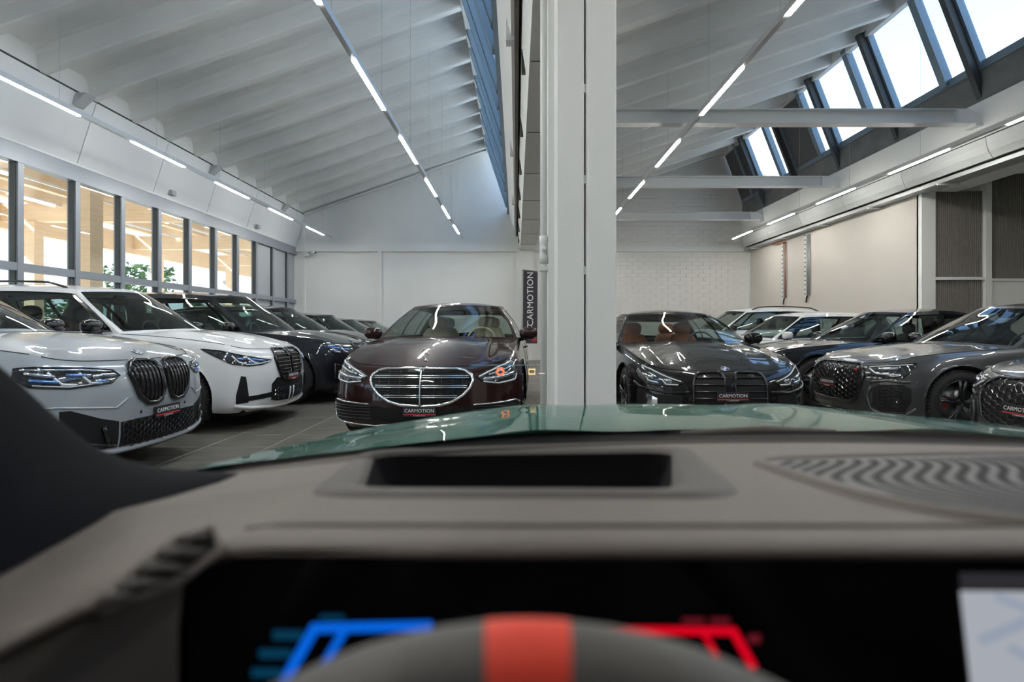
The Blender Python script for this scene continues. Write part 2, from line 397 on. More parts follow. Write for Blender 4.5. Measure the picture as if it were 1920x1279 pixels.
# ------------------------------------------------------------------ right side: upstand, beam, curved fascia, tray, wall
wr = struct(MB().box((8.41, 11.9, -.2), (8.75, Y1, 4.5)).build('wall_right', M_WARM))
MB().box((8.14, Y0, 5.08), (8.34, Y1, 5.74)).build('upstand', M_CONC, wr)
MB().box((8.08, Y0, 4.44), (8.9, Y1, 5.08)).build('ring_beam', M_WHITE, wr)
MB().box((8.30, Y0, 5.08), (15.0, Y1, 5.7)).build('roof_edge', M_WHITE, wr)
jr = [9.8 + 2.16 * k for k in range(-8, 6)]; jr = [Y0] + [j for j in jr if Y0 < j < Y1 - .3] + [Y1]
def curved(a, b):
    o = [(8.085, 4.425), (8.10, 4.30), (8.14, 4.18), (8.21, 4.07)]
    MB().prism(o + [(x + .05, z) for x, z in o[::-1]], a + .007, b - .007).build('panel', M_PANEL, wr)
for a, b in zip(jr[:-1], jr[1:]): curved(a, b)
MB().prism([(8.15, 4.42), (8.17, 4.42), (8.28, 4.07), (8.26, 4.07)], Y0, Y1).build('panel_backing', M_JOINT, wr)
MB().box((8.075, Y0, 4.426), (8.12, Y1, 4.440)).build('shadow_gap', M_JOINT, wr)
MB().box((8.45, Y0, 3.98), (9.2, Y1, 4.5)).build('soffit_beam', M_WHITE, wr)
tr = MB().box((-.17, Y0 - 5.9, -.005), (.17, Y1 - 6.1, .0)).build('cable_tray', M_GALV, wr, False, (8.33, 6.0, 3.93), None, 'galvanised cable tray below the curved fascia')
for s in (-.17, .168): MB().box((s, Y0 - 5.9, 0), (s + .004, Y1 - 6.1, .07)).build('tray_side', M_GALV, tr)
for k in range(7): MB().box((-.22, 1.6 + 2.17 * k - 1, -.04), (.20, 1.64 + 2.17 * k - 1, -.005)).build('tray_bracket', M_STEELW, tr)
MB().tube([(-.05, Y0 - 5.5, .03), (-.03, 0, .03), (-.06, Y1 - 6.3, .03)], .025, 6).build('cable', M_MBLACK, tr, True)
# partition facing the viewer with corrugated dark panels
wp = struct(MB().box((8.75, 11.95, -.2), (15.0, 12.2, 5.2)).build('wall_partition', M_WHITE))
MB().box((8.41, 11.80, -.1), (8.70, 11.95, 3.98)).build('pilaster', M_COLUMN, wp)
MB().box((9.73, 11.78, -.1), (9.85, 11.95, 5.1)).build('post', M_COLUMN, wp)
MB().box((8.70, 11.80, 2.14), (9.73, 11.95, 2.20)).build('rail', M_COLUMN, wp)
MB().box((9.85, 11.80, 2.12), (15.0, 11.95, 2.17)).build('rail', M_COLUMN, wp)
MB().box((9.2, 11.80, 4.36), (15.0, 11.95, 4.42)).build('rail', M_COLUMN, wp)
MB().box((9.85, 11.84, 0), (15, 11.95, 2.12)).build('infill_panel', M_COLUMN, wp)
def corr(x0, x1, z0, z1, chamfer=0):
    m = MB(); p = .0425; n = int((x1 - x0) / p); pr = []
    for i in range(n):
        x = x0 + i * p
        pr += [(x, .06), (x + .012, .0), (x + .030, .0), (x + .0424, .06)]
    top = lambda x: z1 - max(0, chamfer - (x - x0)) * .9
    m.grid([[(x, 11.86 + d, z0) for x, d in pr], [(x, 11.86 + d, top(x)) for x, d in pr]])
    return m.build('corrugated_panel', M_RIB, wp)
corr(8.70, 9.73, 2.20, 4.0, .10); corr(8.70, 9.73, 0, 2.14); corr(9.85, 14.9, 2.17, 4.36); corr(9.3, 14.9, 4.42, 5.05)
struct(MB().box((14.8, Y0, -.2), (15.0, 12, 5.2)).build('wall_side_bay', M_WHITE))
# vertical conduits on the right wall
def conduit(y, x, red, label):
    t = tag(empty('cable_conduit', (8.41, y, 1.9)), label, 'conduit')
    ztop = 1.94
    for k, dy in enumerate((-.10, -.04, .03)):
        MB().tube([(-.03, dy, .18), (-.03, dy, ztop)], .014, 8).build('pipe', M_TAN if (red and k == 1) else M_GALV, t, True)
    m = MB().box((-.05, .08, .15), (-.005, .15, ztop)); m.build('ladder_channel', M_STEELW, t)
    for k in range(14): MB().box((-.056, .085, .22 + k * .13), (-.05, .145, .25 + k * .13)).build('slot', M_MBLACK, t)
    MB().tube([(-.03, .03, .18), (-.05, .05, .08), (-.03, .09, 0), (-.03, .13, .02)], .02, 8).build('cable_end', M_MBLACK, t, True)
    if red: MB().tube([(-.03, -.04, 1.93), (-.06, .12, 1.95), (-.10, .5, 1.93), (-.14, .62, 1.96), (-.14, .5, 1.97)], .018, 8).build('hose', M_TAN, t, True)
conduit(17.75, 0, True, 'pair of thin conduits with an orange hose on the right wall, the farther one')
conduit(16.35, 0, False, 'white slotted cable channel with grey pipes on the right wall, the nearer one')

# ------------------------------------------------------------------ concrete column with drain pipe
c = tag(empty('column', (0.38, 3.55, 0)), 'white painted twin concrete column standing in the middle beyond the green bonnet', 'column')
def shaft(x0, x1, name='shaft'):
    ch = .018; y0, y1 = -.13, .25
    MB().prism([(x0 + ch, y0), (x1 - .006, y0), (x1, y0 + .006), (x1, y1), (x0, y1), (x0, y0 + ch)], 0, 4.9, 2).build(name, M_COLUMN, c)
shaft(-.150, .028); shaft(.040, .222)
MB().box((.02, -.06, 0), (.05, .2, 4.8)).build('mortar_gap', M_GALV, c)
for z in (4.2, 3.3, 2.55, 2.0, 1.45): MB().box((.028, -.115, z), (.04, -.08, z + .05)).build('spacer', M_COLUMN, c)
MB().box((-.185, -.10, 0), (-.15, .2, 4.8)).build('side_fillet', M_COLUMN, c)
p = tag(empty('drain_pipe', (0.168, 3.49, 0)), 'white drain pipe with a jointed coupling running up the left side of the column', 'pipe')
MB().tube([(0, 0, 0), (0, 0, 4.6)], .021, 14).build('pipe', M_STEELW, p, True)
MB().lathe([(1.52, .021), (1.52, .026), (1.56, .026), (1.57, .0235), (1.64, .0235), (1.65, .026), (1.69, .026), (1.69, .021)], 14, 'z').build('coupling', M_STEELW, p, True)
MB().lathe([(-.03, .0), (-.03, .014), (0, .014)], 12, 'y', (0, -.02, 1.605)).build('cap', M_STEELW, p, True)
MB().box((-.027, -.03, 1.475), (.026, .03, 1.50)).build('bracket', M_STEELW, p)

# ------------------------------------------------------------------ strip lights
def strip(X, z, start, ya, yb, label, roof, tilt=0.0):
    r = tag(empty('strip_light', (X, 6.0, z)), label, 'strip light', 'suspended strip light lines')
    MB().box((-.03, ya - 6, 0), (.03, yb - 6, .075)).build('rail', M_RAIL, r)
    y = start
    lit = MB().box((-.027, 0, -.012), (.027, 1.5, 0.0)).mesh('diffuser'); lit.materials.append(M_LIT)
    while y + 1.5 < yb + .2:
        if y > ya: link('diffuser', lit, r, (0, y - 6, 0))
        y += 2.66
    for n in range(-7, 11, 2):
        yy = 9.12 + RIB * n
        MB().tube([(0, yy - 6, .07), (0, yy - 6, roof(X) - z)], .0022, 4).build('wire', M_GALV, r)
strip(-6.45, 4.27, 9.55 - 2.66 * 5, -6, 19.9, 'strip light line along the left glazed wall under the eaves', zl)
strip(-1.90, 4.27, 6.66 - 2.66 * 4, -6, 19.9, 'strip light line left of the column over the maroon saloon', zl)
strip(2.72, 4.27, 6.86 - 2.66 * 4, -6, 19.9, 'strip light line right of the column crossing above the steel tie beams', zr)
strip(7.25, 4.14, 9.55 - 2.66 * 5, -6, 20.2, 'strip light line on the right in front of the curved fascia', lambda x: zr(x))

# ------------------------------------------------------------------ steel tie beams of the right bay
def tie(y, label):
    t = tag(empty('tie_beam', (4.4, y, 4.82)), label, 'beam', 'white steel tie beams across the right bay')
    x0, x1 = -3.6, 3.25
    m = MB(); hw, hh, tf, tw = .11, .125, .016, .012
    m.prism([(-hw, -hh), (hw, -hh), (hw, -hh + tf), (tw, -hh + tf), (tw, hh - tf), (hw, hh - tf), (hw, hh), (-hw, hh), (-hw, hh - tf), (-tw, hh - tf), (-tw, -hh + tf), (-hw, -hh + tf)], x0, x1, 0)
    m.build('i_section', M_STEELW, t)
    MB().prism([(3.25, -hh), (3.72, -hh), (3.72, -.02), (3.45, hh), (3.25, hh)], -.10, .10, 1).build('end_plate', M_STEELW, t)
    MB().box((3.55, -.13, -.18), (3.70, .13, -hh)).build('bearing', M_STEELW, t)
tie(9.97, 'white steel tie beam crossing in front of the big skylight panes, widest one in view')
tie(14.32, 'white steel tie beam in the middle of the right bay'); tie(18.67, 'white steel tie beam farthest back against the blockwork wall')

# ------------------------------------------------------------------ banner, security camera
b = tag(empty('banner', (0.49, 19.6, -.10)), 'tall dark vertical banner with white lettering and red berries beside the column', 'banner')
bn = MB(); n = 14
P = []
for i in range(n + 1):
    z = 0.72 + 2.52 * i / n
    P.append([(-.27 + .50 * j / 6 + .02 * (i / n), .012 * math.sin(j * 1.7 + i * .4), z - .06 * (j / 6) * (i / n)) for j in range(7)])
bn.grid(P); M_BAN = mat('banner_cloth', (0.040, 0.035, 0.050), 0.6, noise=0.2, nscale=4)
bn.build('cloth', M_BAN, b, True)
MB().tube([(-.30, .02, 0.1), (-.28, .02, 3.27)], .014, 8).build('pole', M_GALV, b, True)
MB().tube([(-.28, .02, 3.26), (.25, .02, 3.20)], .012, 8).build('top_arm', M_MBLACK, b, True)
MB().box((-.45, -.2, .10), (-.12, .2, .13)).build('foot', M_MBLACK, b)
o = link('lettering', text_mesh('CARMOTION', .30, .002, 1.05), b, (0.0, -.03, 2.25), (PI / 2, -PI / 2, 0)); o.data.materials.append(M_PTXT)
o = link('lettering', text_mesh('C', .26, .002), b, (-.02, -.03, 1.30), (PI / 2, -PI / 2, 0)); o.data.materials.append(M_PTXT)
M_BERRY = mat('berry_print', (0.45, 0.05, 0.08), 0.4, noise=0.4, nscale=12); M_BERD = mat('dark_berry_print', (0.10, 0.05, 0.12), 0.4, noise=0.3, nscale=12)
for k, (x, z, r) in enumerate(((.12, .86, .10), (.07, 1.02, .085), (-.03, 1.08, .07), (.10, 1.14, .06), (-.12, 1.02, .055), (-.10, 1.22, .03), (.02, 1.20, .028), (-.17, 1.15, .022), (.17, 1.2, .02))):
    MB().lathe([(-.024, 0), (-.020, r * .6), (-.014, r)], 14, 'y', (x, 0, z)).build('berry', M_BERD if k in (1, 5, 7) else M_BERRY, b, True)
s = tag(empty('security_camera', (-7.45, 20.35, 3.85)), 'small white security camera on an arm in the far left corner', 'camera')
MB().box((-.10, -.05, -.12), (.02, .05, .06)).build('mount', M_STEELW, s)
MB().tube([(0, -.06, 0), (.14, -.12, 0)], .02, 8).build('arm', M_STEELW, s, True)
MB().tube([(.12, -.13, .0), (.34, -.22, -.02)], .045, 12).build('housing', M_STEELW, s, True)
MB().tube([(.335, -.218, -.02), (.36, -.228, -.022)], .036, 12).build('lens', M_GBLACK, s, True)

# ------------------------------------------------------------------ outside, seen through the left glazing
struct(MB().box((-150, -90, -.5), (-8.35, 150, -.05)).build('ground', M_ASPH))
struct(MB().prism([(-150, -.04), (-30, -.04), (-36, .35), (-150, 1.2)], -90, 150).build('lawn', M_GRASS))
cn = tag(empty('timber_canopy', (-14.0, 10.0, 0)), 'laminated timber canopy with posts and beams outside the glazed wall', 'canopy')
def cb(name, lo, hi, m=M_WOOD): return MB().box((lo[0] + 14, lo[1] - 10, lo[2]), (hi[0] + 14, hi[1] - 10, hi[2])).build(name, m, cn)
cb('deck', (-16.6, -6, 5.55), (-8.6, 40, 5.70), M_DECKW)
for x in (-9.8, -11.6, -13.4, -15.2): cb('purlin', (x - .11, -6, 5.05), (x + .11, 40, 5.55))
for k in range(6):
    y = 5.6 + 6.2 * k
    cb('cross_beam', (-16.3, y - .13, 4.50), (-8.8, y + .13, 5.05))
    cb('post', (-15.45, y - .18, 0), (-15.10, y + .18, 4.50), M_WOOD)
    cb('post_shoe', (-15.62, y - .14, 0), (-15.45, y + .14, 3.7), M_GALV)
cb('edge_beam', (-16.45, -6, 4.30), (-16.2, 40, 5.1))
cb('post', (-11.05, 14.15, 0), (-10.6, 14.6, 5.05)); cb('post', (-11.05, 26.55, 0), (-10.6, 27.0, 5.05))
MB().tube([(-13.6 + 14, 12.9 - 10, 3.75), (-10.6 + 14, 12.0 - 10, 5.3)], .20, 4).build('brace', M_WOOD, cn)
for x, y in ((-10.7, 10.5), (-12.5, 12.5), (-10.7, 16.5), (-12.5, 18.8), (-10.7, 22.5), (-12.5, 25), (-14.3, 16), (-14.3, 24)):
    cb('lamp_strip', (x - .04, y, 4.90), (x + .04, y + 1.6, 4.96), M_LIT2)
for x in (-10.7, -12.5, -14.3): cb('lamp_track', (x - .03, -6, 4.96), (x + .03, 40, 5.02), M_STEELW)

def tree(x, y, h, r, label, pine=False):
    t = tag(empty('tree', (x, y, 0)), label, 'tree', 'trees beyond the canopy')
    MB().tube([(0, 0, 0), (.1, .05, h * .5), (0, 0, h * .85)], [.25, .18, .06], 7).build('trunk', M_BARK, t, True)
    m = MB(); rnd = random.Random(int(x * 7 + y * 13))
    for k in range(520):
        if pine:
            a = rnd.uniform(0, 2 * PI); rr = r * math.sqrt(rnd.random()); z = h * rnd.uniform(.62, 1.0) - .10 * rr
        else:
            z = h * rnd.uniform(.12, 1.0); a = rnd.uniform(0, 2 * PI); rr = r * (1.05 - z / h) * rnd.uniform(.4, 1)
        s = rnd.uniform(.25, .55) * r * .17
        p = Vector((rr * math.cos(a), rr * math.sin(a), z))
        q = [p + Vector((rnd.uniform(-1, 1), rnd.uniform(-1, 1), rnd.uniform(-.7, .7))) * s * 1.6 for _ in range(4)]
        m.add(q, [(0, 1, 2), (0, 2, 3), (0, 3, 1), (1, 3, 2)])
    m.build('crown', M_LEAF, t)
for k, (x, y, h, r, pn) in enumerate(((-44, 34, 5.6, 2.6, 0), (-47, 39, 6.2, 2.8, 0), (-44, 44, 5.2, 2.5, 0), (-49, 49, 6.5, 3.0, 0), (-46, 55, 5.8, 2.8, 0), (-48, 62, 6.4, 3, 0),
                                      (-41, 62, 8.2, 3.4, 1), (-46, 70, 6, 3, 0), (-45, 80, 6.2, 3, 0), (-47, 92, 6.5, 3.2, 0), (-44, 24, 6, 2.8, 0), (-46, 104, 7, 3.4, 0), (-43, 29, 5.6, 2.6, 0))):
    tree(x, y, h, r, ('umbrella shaped pine tree beyond the canopy' if pn else 'green conifer of the far hedge line, number %s from the left' % ['one', 'two', 'three', 'four', 'five', 'six', 'seven', 'eight', 'nine', 'ten', 'eleven', 'twelve', 'thirteen'][[10, 12, 0, 1, 2, 3, 4, 5, 7, 8, 9, 11].index(k)]), pn)

# ================================================================== CARS
def crom(P, n=24):
    """smooth curve through 2D knots (Catmull-Rom with monotone-safe tangents)"""
    P = np.asarray(P, float); out = []
    Q = np.vstack([2 * P[0] - P[1], P, 2 * P[-1] - P[-2]])
    for i in range(1, len(Q) - 2):
        p0, p1, p2, p3 = Q[i - 1], Q[i], Q[i + 1], Q[i + 2]
        d0, d1, d2 = [max(1e-6, np.linalg.norm(b - a)) ** .5 for a, b in ((p0, p1), (p1, p2), (p2, p3))]
        m1 = d1 * ((p1 - p0) / d0 - (p2 - p0) / (d0 + d1) + (p2 - p1) / d1)
        m2 = d1 * ((p2 - p1) / d1 - (p3 - p1) / (d1 + d2) + (p3 - p2) / d2)
        for t in np.linspace(0, 1, n, endpoint=False):
            out.append((2 * t**3 - 3 * t**2 + 1) * p1 + (t**3 - 2 * t**2 + t) * m1 + (-2 * t**3 + 3 * t**2) * p2 + (t**3 - t**2) * m2)
    out.append(P[-1]); return np.array(out)
class Fn:
    def __init__(s, K): c = crom(K, 20); s.x = np.maximum.accumulate(c[:, 0]); s.y = c[:, 1]
    def __call__(s, x): return np.interp(x, s.x, s.y)
def coons(c0, c1, d0, d1):
    c0, c1, d0, d1 = map(np.asarray, (c0, c1, d0, d1)); nu, nv = len(c0), len(d0)
    u = np.linspace(0, 1, nu)[None, :, None]; v = np.linspace(0, 1, nv)[:, None, None]
    return ((1 - v) * c0[None] + v * c1[None] + (1 - u) * d0[:, None] + u * d1[:, None]
            - (1 - u) * (1 - v) * c0[0] - u * (1 - v) * c0[-1] - (1 - u) * v * c1[0] - u * v * c1[-1])
def mirror_grid(P):
    """P: (n, m, 3) half grid with m from centre to side -> full width"""
    Q = P[:, :0:-1].copy(); Q[..., 1] *= -1
    return np.concatenate([Q, P], 1)

class Car:
    def __init__(s, name, label, cat, nose, rz, sp, paint_m):
        s.sp = sp; s.L, s.W, s.H = sp['L'], sp['W'], sp['H']; s.pm = paint_m; s.hw = s.W / 2
        fx, fy = math.cos(rz), math.sin(rz)
        s.root = tag(empty(name, (nose[0] - fx * s.L / 2, nose[1] - fy * s.L / 2, 0), rz), label, cat)
        L, h = s.L, s.hw; n = sp.get('nose', 1.0)
        K = [(0, 0), (.012 * n, .25), (.045 * n, .48), (.125 * n, h - .25), (.27 * n, h - .10), (.50 * n, h - .03), (.95, h - .004), (L * .45, h), (L - 1.0, h - .01), (L - .5, h - .04), (L - .22, h - .14), (L - .07, h - .35), (L - .01, .25), (L, 0)]
        c = crom(K, 40); d = np.hypot(*np.diff(c, axis=0).T); s.a = np.concatenate([[0], np.cumsum(d)]); s.ps, s.py = c[:, 0], c[:, 1]
        t = np.gradient(c, s.a, axis=0); t /= np.linalg.norm(t, axis=1)[:, None]; s.ns, s.ny = -t[:, 1], t[:, 0]
        s.amax = s.a[-1]
        s.zt = Fn(sp['zt']); s.zb = Fn(sp['zb'])
        s.fo = Fn(sp['front']); s.so = Fn(sp.get('side', [(0, .07), (.08, .02), (.2, .0), (.45, .0), (.62, .012), (.78, .03), (.9, .055), (.96, .08), (1.0, .115)]))
        s.af = sp['axf']; s.ar = sp['axr']; s.R = sp.get('R', .36); s.arch = s.R + sp.get('gap', .055)
        s.build()
    # -- wall: point on the wrap-around body side at arc length a, height fraction v
    def plan(s, a):
        a = np.abs(a); return np.interp(a, s.a, s.ps), np.interp(a, s.a, s.py), np.interp(a, s.a, s.ns), np.interp(a, s.a, s.ny)
    def arc_at(s, ss): return float(np.interp(ss, s.ps, s.a))
    def wall(s, a, v):
        a = np.asarray(a, float); v = np.asarray(v, float); sg = np.where(a < 0, -1, 1)
        ps, py, ns, ny = s.plan(a); aa = np.abs(a)
        w = np.clip((aa - .55) / .65, 0, 1); w = 1 - w * w * (3 - 2 * w)
        off = w * s.fo(v) + (1 - w) * s.so(v)
        zb, zt = s.zb(ps), s.zt(ps)
        return np.stack(np.broadcast_arrays(s.L / 2 - (ps - off * ns), sg * np.maximum(py - off * ny, 0), zb + (zt - zb) * v), -1)
    def pt(s, a, z, off=0.0):
        ps = s.plan(a)[0]; zb, zt = s.zb(ps), s.zt(ps)
        v = min(1.0, max(0.0, float((z - zb) / (zt - zb))))
        p = s.wall(a, v)
        if off:
            e = .004
            da = s.wall(a + e, v) - s.wall(a - e, v); dv = s.wall(a, min(1, v + .01)) - s.wall(a, max(0, v - .01))
            n = np.cross(da, dv); n /= max(1e-9, np.linalg.norm(n))
            c = np.array([-s.plan(a)[2], 0, 0])
            _, _, ns, ny = s.plan(a); o = np.array([-ns, ny * (1 if a >= 0 else -1), 0])
            if np.dot(n, o) < 0: n = -n
            p = p + n * off
        return p
    def ptv(s, A, Z, off=0.0):
        A = np.asarray(A, float); Z = np.asarray(Z, float); ps = s.plan(A)[0]; zb, zt = s.zb(ps), s.zt(ps)
        V = np.clip((Z - zb) / (zt - zb), 0, 1); P = s.wall(A, V)
        e = .004; da = s.wall(A + e, V) - s.wall(A - e, V); dv = s.wall(A, np.minimum(1, V + .01)) - s.wall(A, np.maximum(0, V - .01))
        N = np.cross(da, dv); N /= np.maximum(1e-9, np.linalg.norm(N, axis=-1))[..., None]
        _, _, ns, ny = s.plan(A); o = np.stack([-ns, ny * np.where(A >= 0, 1, -1), 0 * ny], -1)
        N = np.where((N * o).sum(-1)[..., None] < 0, -N, N)
        return P + N * off
    def coll(s, hi, lo, m=1, ncol=14, nrow=6, off=.006):
        """grid between an upper and a lower chain of (a, z) knots"""
        hi, lo = np.array(hi), np.array(lo); a0, a1 = max(hi[0, 0], lo[0, 0]), min(hi[-1, 0], lo[-1, 0])
        A = sorted(set(np.round(np.concatenate([np.linspace(a0, a1, ncol), hi[:, 0], lo[:, 0]]), 4)))
        A = [x for x in A if a0 - 1e-4 <= x <= a1 + 1e-4]
        A = np.array(A)[:, None]; j = np.linspace(0, 1, nrow + 1)[None]
        zh, zl_ = np.interp(A, hi[:, 0], hi[:, 1]), np.interp(A, lo[:, 0], lo[:, 1])
        return s.ptv(m * A + 0 * j, zl_ + (zh - zl_) * j, off)
    def patch(s, name, hi, lo, mt, m=1, off=.006, parent=None, ncol=14, nrow=6, label=None):
        G = np.array(s.coll(hi, lo, m, ncol, nrow, off)); B = np.array(s.coll(hi, lo, m, ncol, nrow, -.02))
        mb = MB().grid(G)
        ed = list(G[:, 0]) + list(G[-1, 1:]) + list(G[::-1, -1][1:]) + list(G[0, ::-1][1:])
        eb = list(B[:, 0]) + list(B[-1, 1:]) + list(B[::-1, -1][1:]) + list(B[0, ::-1][1:])
        mb.grid([ed, eb])
        return mb.build(name, mt, parent or s.root, True, label=label)
    def outline(s, hi, lo, m, off, n=10):
        def dens(c): 
            o = []
            for (a0, z0), (a1, z1) in zip(c[:-1], c[1:]):
                k = max(1, int(math.hypot(a1 - a0, z1 - z0) / .03)); o += [(a0 + (a1 - a0) * i / k, z0 + (z1 - z0) * i / k) for i in range(k)]
            return o + [c[-1]]
        c = dens(list(hi)) + dens(list(lo)[::-1]); q = []
        for p in c:
            if not q or math.hypot(p[0] - q[-1][0], p[1] - q[-1][1]) > .004: q.append(p)
        if math.hypot(q[0][0] - q[-1][0], q[0][1] - q[-1][1]) < .01: q.pop()
        q = np.array(q); return s.ptv(m * q[:, 0], q[:, 1], off)
    def frame(s, name, hi, lo, mt, m=1, r=.012, off=.006, parent=None):
        return MB().tube(s.outline(hi, lo, m, off), r, 8, True).build(name, mt, parent or s.root, True)
    def line(s, name, pts, mt, m=1, r=.006, off=.012, parent=None, n=6):
        P = []
        for (a0, z0), (a1, z1) in zip(pts[:-1], pts[1:]):
            k = max(1, int(math.hypot(a1 - a0, z1 - z0) / .035)); P += [(a0 + (a1 - a0) * i / k, z0 + (z1 - z0) * i / k) for i in range(k)]
        P.append(pts[-1])
        P = np.array(P, float); return MB().tube(s.ptv(m * P[:, 0], P[:, 1], off), r, n).build(name, mt, parent or s.root, True)
    # -- body
    def build(s):
        sp, L = s.sp, s.L
        A = np.concatenate([np.linspace(0, 1.4, 46), np.arange(1.4, s.amax - 1.0, .032)[1:], np.linspace(s.amax - 1.0, s.amax, 22)])
        A = np.concatenate([-A[:0:-1], A]); V = np.concatenate([np.linspace(0, .8, 24), np.linspace(.8, 1, 10)[1:]])
        P = s.wall(A[:, None], V[None, :]); n, m = P.shape[:2]
        S = L / 2 - P[..., 0]; inside = np.zeros((n, m), bool)
        for c in (s.af, s.ar):
            dx, dz = S - c, P[..., 2] - s.R; r = np.hypot(dx, dz); sel = (r < s.arch) & (np.abs(P[..., 1]) > s.hw * .6)
            inside |= sel; rr = np.maximum(r, 1e-4)
            P[..., 0] = np.where(sel, L / 2 - (c + dx / rr * s.arch), P[..., 0]); zn = s.R + dz / rr * s.arch
            P[..., 2] = np.where(sel, zn, P[..., 2])
        mb = MB(); mb.v = [tuple(p) for p in P.reshape(-1, 3).tolist()]
        for i in range(n - 1):
            for j in range(m - 1):
                q = inside[i:i + 2, j:j + 2]
                if q.all(): continue
                mb.f.append((i * m + j, (i + 1) * m + j, (i + 1) * m + j + 1, i * m + j + 1))
        s.body = mb.build('body', s.pm, s.root, True)
        # bonnet
        ac, aw = s.arc_at(.30), s.arc_at(sp['sA']); zc, sw = sp['zc'], sp['sW']
        E = s.wall(aw, 1.0); q = np.linspace(0, 1, 22)[:, None]
        c0 = s.wall(np.linspace(0, ac, 22), 1.0); d1 = s.wall(np.linspace(ac, aw, 30), 1.0)
        C = np.array([L / 2 - sw, 0, zc]); w0 = np.concatenate([C[0] + (E[0] - C[0]) * q**2.2, E[1] * q, zc + (E[2] - zc) * q**2], 1)
        t = np.linspace(0, 1, 30)[:, None]; N0 = c0[0]
        d0 = np.concatenate([N0[0] + (C[0] - N0[0]) * t, 0 * t, N0[2] + (zc - N0[2]) * (1 - (1 - t)**1.7)], 1)
        Hd = coons(c0, w0, d0, d1)
        u = np.linspace(0, 1, 22)[None, :]; vv = np.linspace(0, 1, 30)[:, None]
        Hd[..., 2] += sp.get('crown', .02) * np.sin(PI * vv) * (1 - u**2) * 1.0
        for (uc, wd, hh) in sp.get('ridges', [(.62, .10, .008)]):
            Hd[..., 2] += hh * np.exp(-((u - uc) / wd)**2) * np.minimum(1, vv * 5) * np.minimum(1, (1 - vv) * 5 + .4)
        F = mirror_grid(Hd); s.hood = F
        MB().grid(F).build('bonnet', s.pm, s.root, True)
        e = np.concatenate([Hd[0, ::-1], Hd[1:, 0][:0]])
        for sg in (1, -1):
            k = Hd[2:, -1] * np.array([1, sg, 1]) + np.array([0, 0, .0005]); MB().tube(k, .004, 4).build('bonnet_seam', M_MBLACK, s.root)
        k = F[0] + np.array([.001, 0, .0]); MB().tube(k, .0045, 4).build('bonnet_seam', M_MBLACK, s.root)
        # greenhouse rings
        ar = s.arc_at(sp['sC']); nS = 40
        side0 = s.wall(np.linspace(aw, ar, nS), 1.0)
        Rr = np.array([L / 2 - sp['sR'], 0, sp.get('zR', side0[-1, 2] + .02)]); q2 = np.linspace(0, 1, 12)[:, None]
        rear0 = np.concatenate([side0[-1, 0] + (Rr[0] - side0[-1, 0]) * (1 - (1 - q2)**2), side0[-1, 1] * (1 - q2), side0[-1, 2] + (Rr[2] - side0[-1, 2]) * q2], 1)
        zE, zM = Fn(sp['roofE']), Fn(sp['roofC']); s0, s1, s2, s3 = sp['roofS']; yt, yr = sp['yt'], sp['yr']
        fr1 = np.concatenate([L / 2 - (s0 + (s1 - s0) * q**2.2), yt * q, 0 * q], 1)
        us = np.linspace(0, 1, nS)[:, None]
        sd1 = np.concatenate([L / 2 - (s1 + (s2 - s1) * us), yt + (yr - yt) * us**1.5 + .035 * np.sin(PI * us**.8), 0 * us], 1)
        rr1 = np.concatenate([L / 2 - (s2 + (s3 - s2) * (1 - (1 - q2)**2)), yr * (1 - q2), 0 * q2], 1)
        ymax = np.abs(sd1[:, 1]).max()
        def zroof(p):
            ss = L / 2 - p[:, 0]; f = np.clip(np.abs(p[:, 1]) / ymax, 0, 1)**2; return zM(ss) * (1 - f) + zE(ss) * f
        for arr in (fr1, sd1, rr1): arr[:, 2] = zroof(arr)
        Ks = np.array([0, .05, .12, .22, .34, .46, .58, .70, .80, .88, .94, 1.0])
        def loft(b, t, bulge):
            k = Ks[:, None, None]; P = (1 - k) * b[None] + k * t[None]
            cen = np.array([P[..., 0].mean(), 0, 0]); o = P - cen; o[..., 2] = 0; o /= np.maximum(.05, np.linalg.norm(o, axis=2))[..., None]
            return P + o * (bulge * np.sin(PI * k))
        ws, sd, rw = loft(w0, fr1, .03), loft(side0, sd1, .045), loft(rear0, rr1, .03)
        sd[:, 0] = ws[:, -1]; rw[:, 0] = sd[:, -1]
        def emit(P, keep, name, mt, mir=True, parent=None, both=False, smooth=True):
            """faces of grid P where keep(kmid, umid)"""
            n, m = P.shape[:2]; outs = []
            for sg in ((1, -1) if both else (1,)):
                mb = MB(); mb.v = [(p[0], p[1] * sg, p[2]) for p in P.reshape(-1, 3)]
                for i in range(n - 1):
                    for j in range(m - 1):
                        if keep((Ks[i] + Ks[i + 1]) / 2 if n == len(Ks) else i, (j + .5) / (m - 1)): mb.f.append((i * m + j, i * m + j + 1, (i + 1) * m + j + 1, (i + 1) * m + j))
                used = sorted({i for f in mb.f for i in f}); mp = {o: i for i, o in enumerate(used)}
                mb.v = [mb.v[i] for i in used]; mb.f = [tuple(mp[i] for i in f) for f in mb.f]
                if mb.f: outs.append(mb.build(name, mt, parent or s.root, smooth))
            return outs
        wsF, rwF = mirror_grid(ws), rw
        inws = lambda k, u: .05 < k < .94 and abs(u - .5) < .47
        emit(wsF, inws, 'windscreen', sp.get('glass', M_CGLASS))
        emit(wsF, lambda k, u: not inws(k, u), 'windscreen_surround', s.pm if not sp.get('black_top') else M_GBLACK)
        B = sp.get('B', (.40, .445)); Cc = sp.get('C', .80); q4 = sp.get('quarter')
        def zone(k, u):
            if .05 < k < .90:
                if .045 < u < B[0]: return 1
                if B[1] < u < Cc: return 2
                if q4 and q4[0] < u < q4[1]: return 3
                if .03 < u < (q4[1] if q4 else Cc): return 4
            return 0
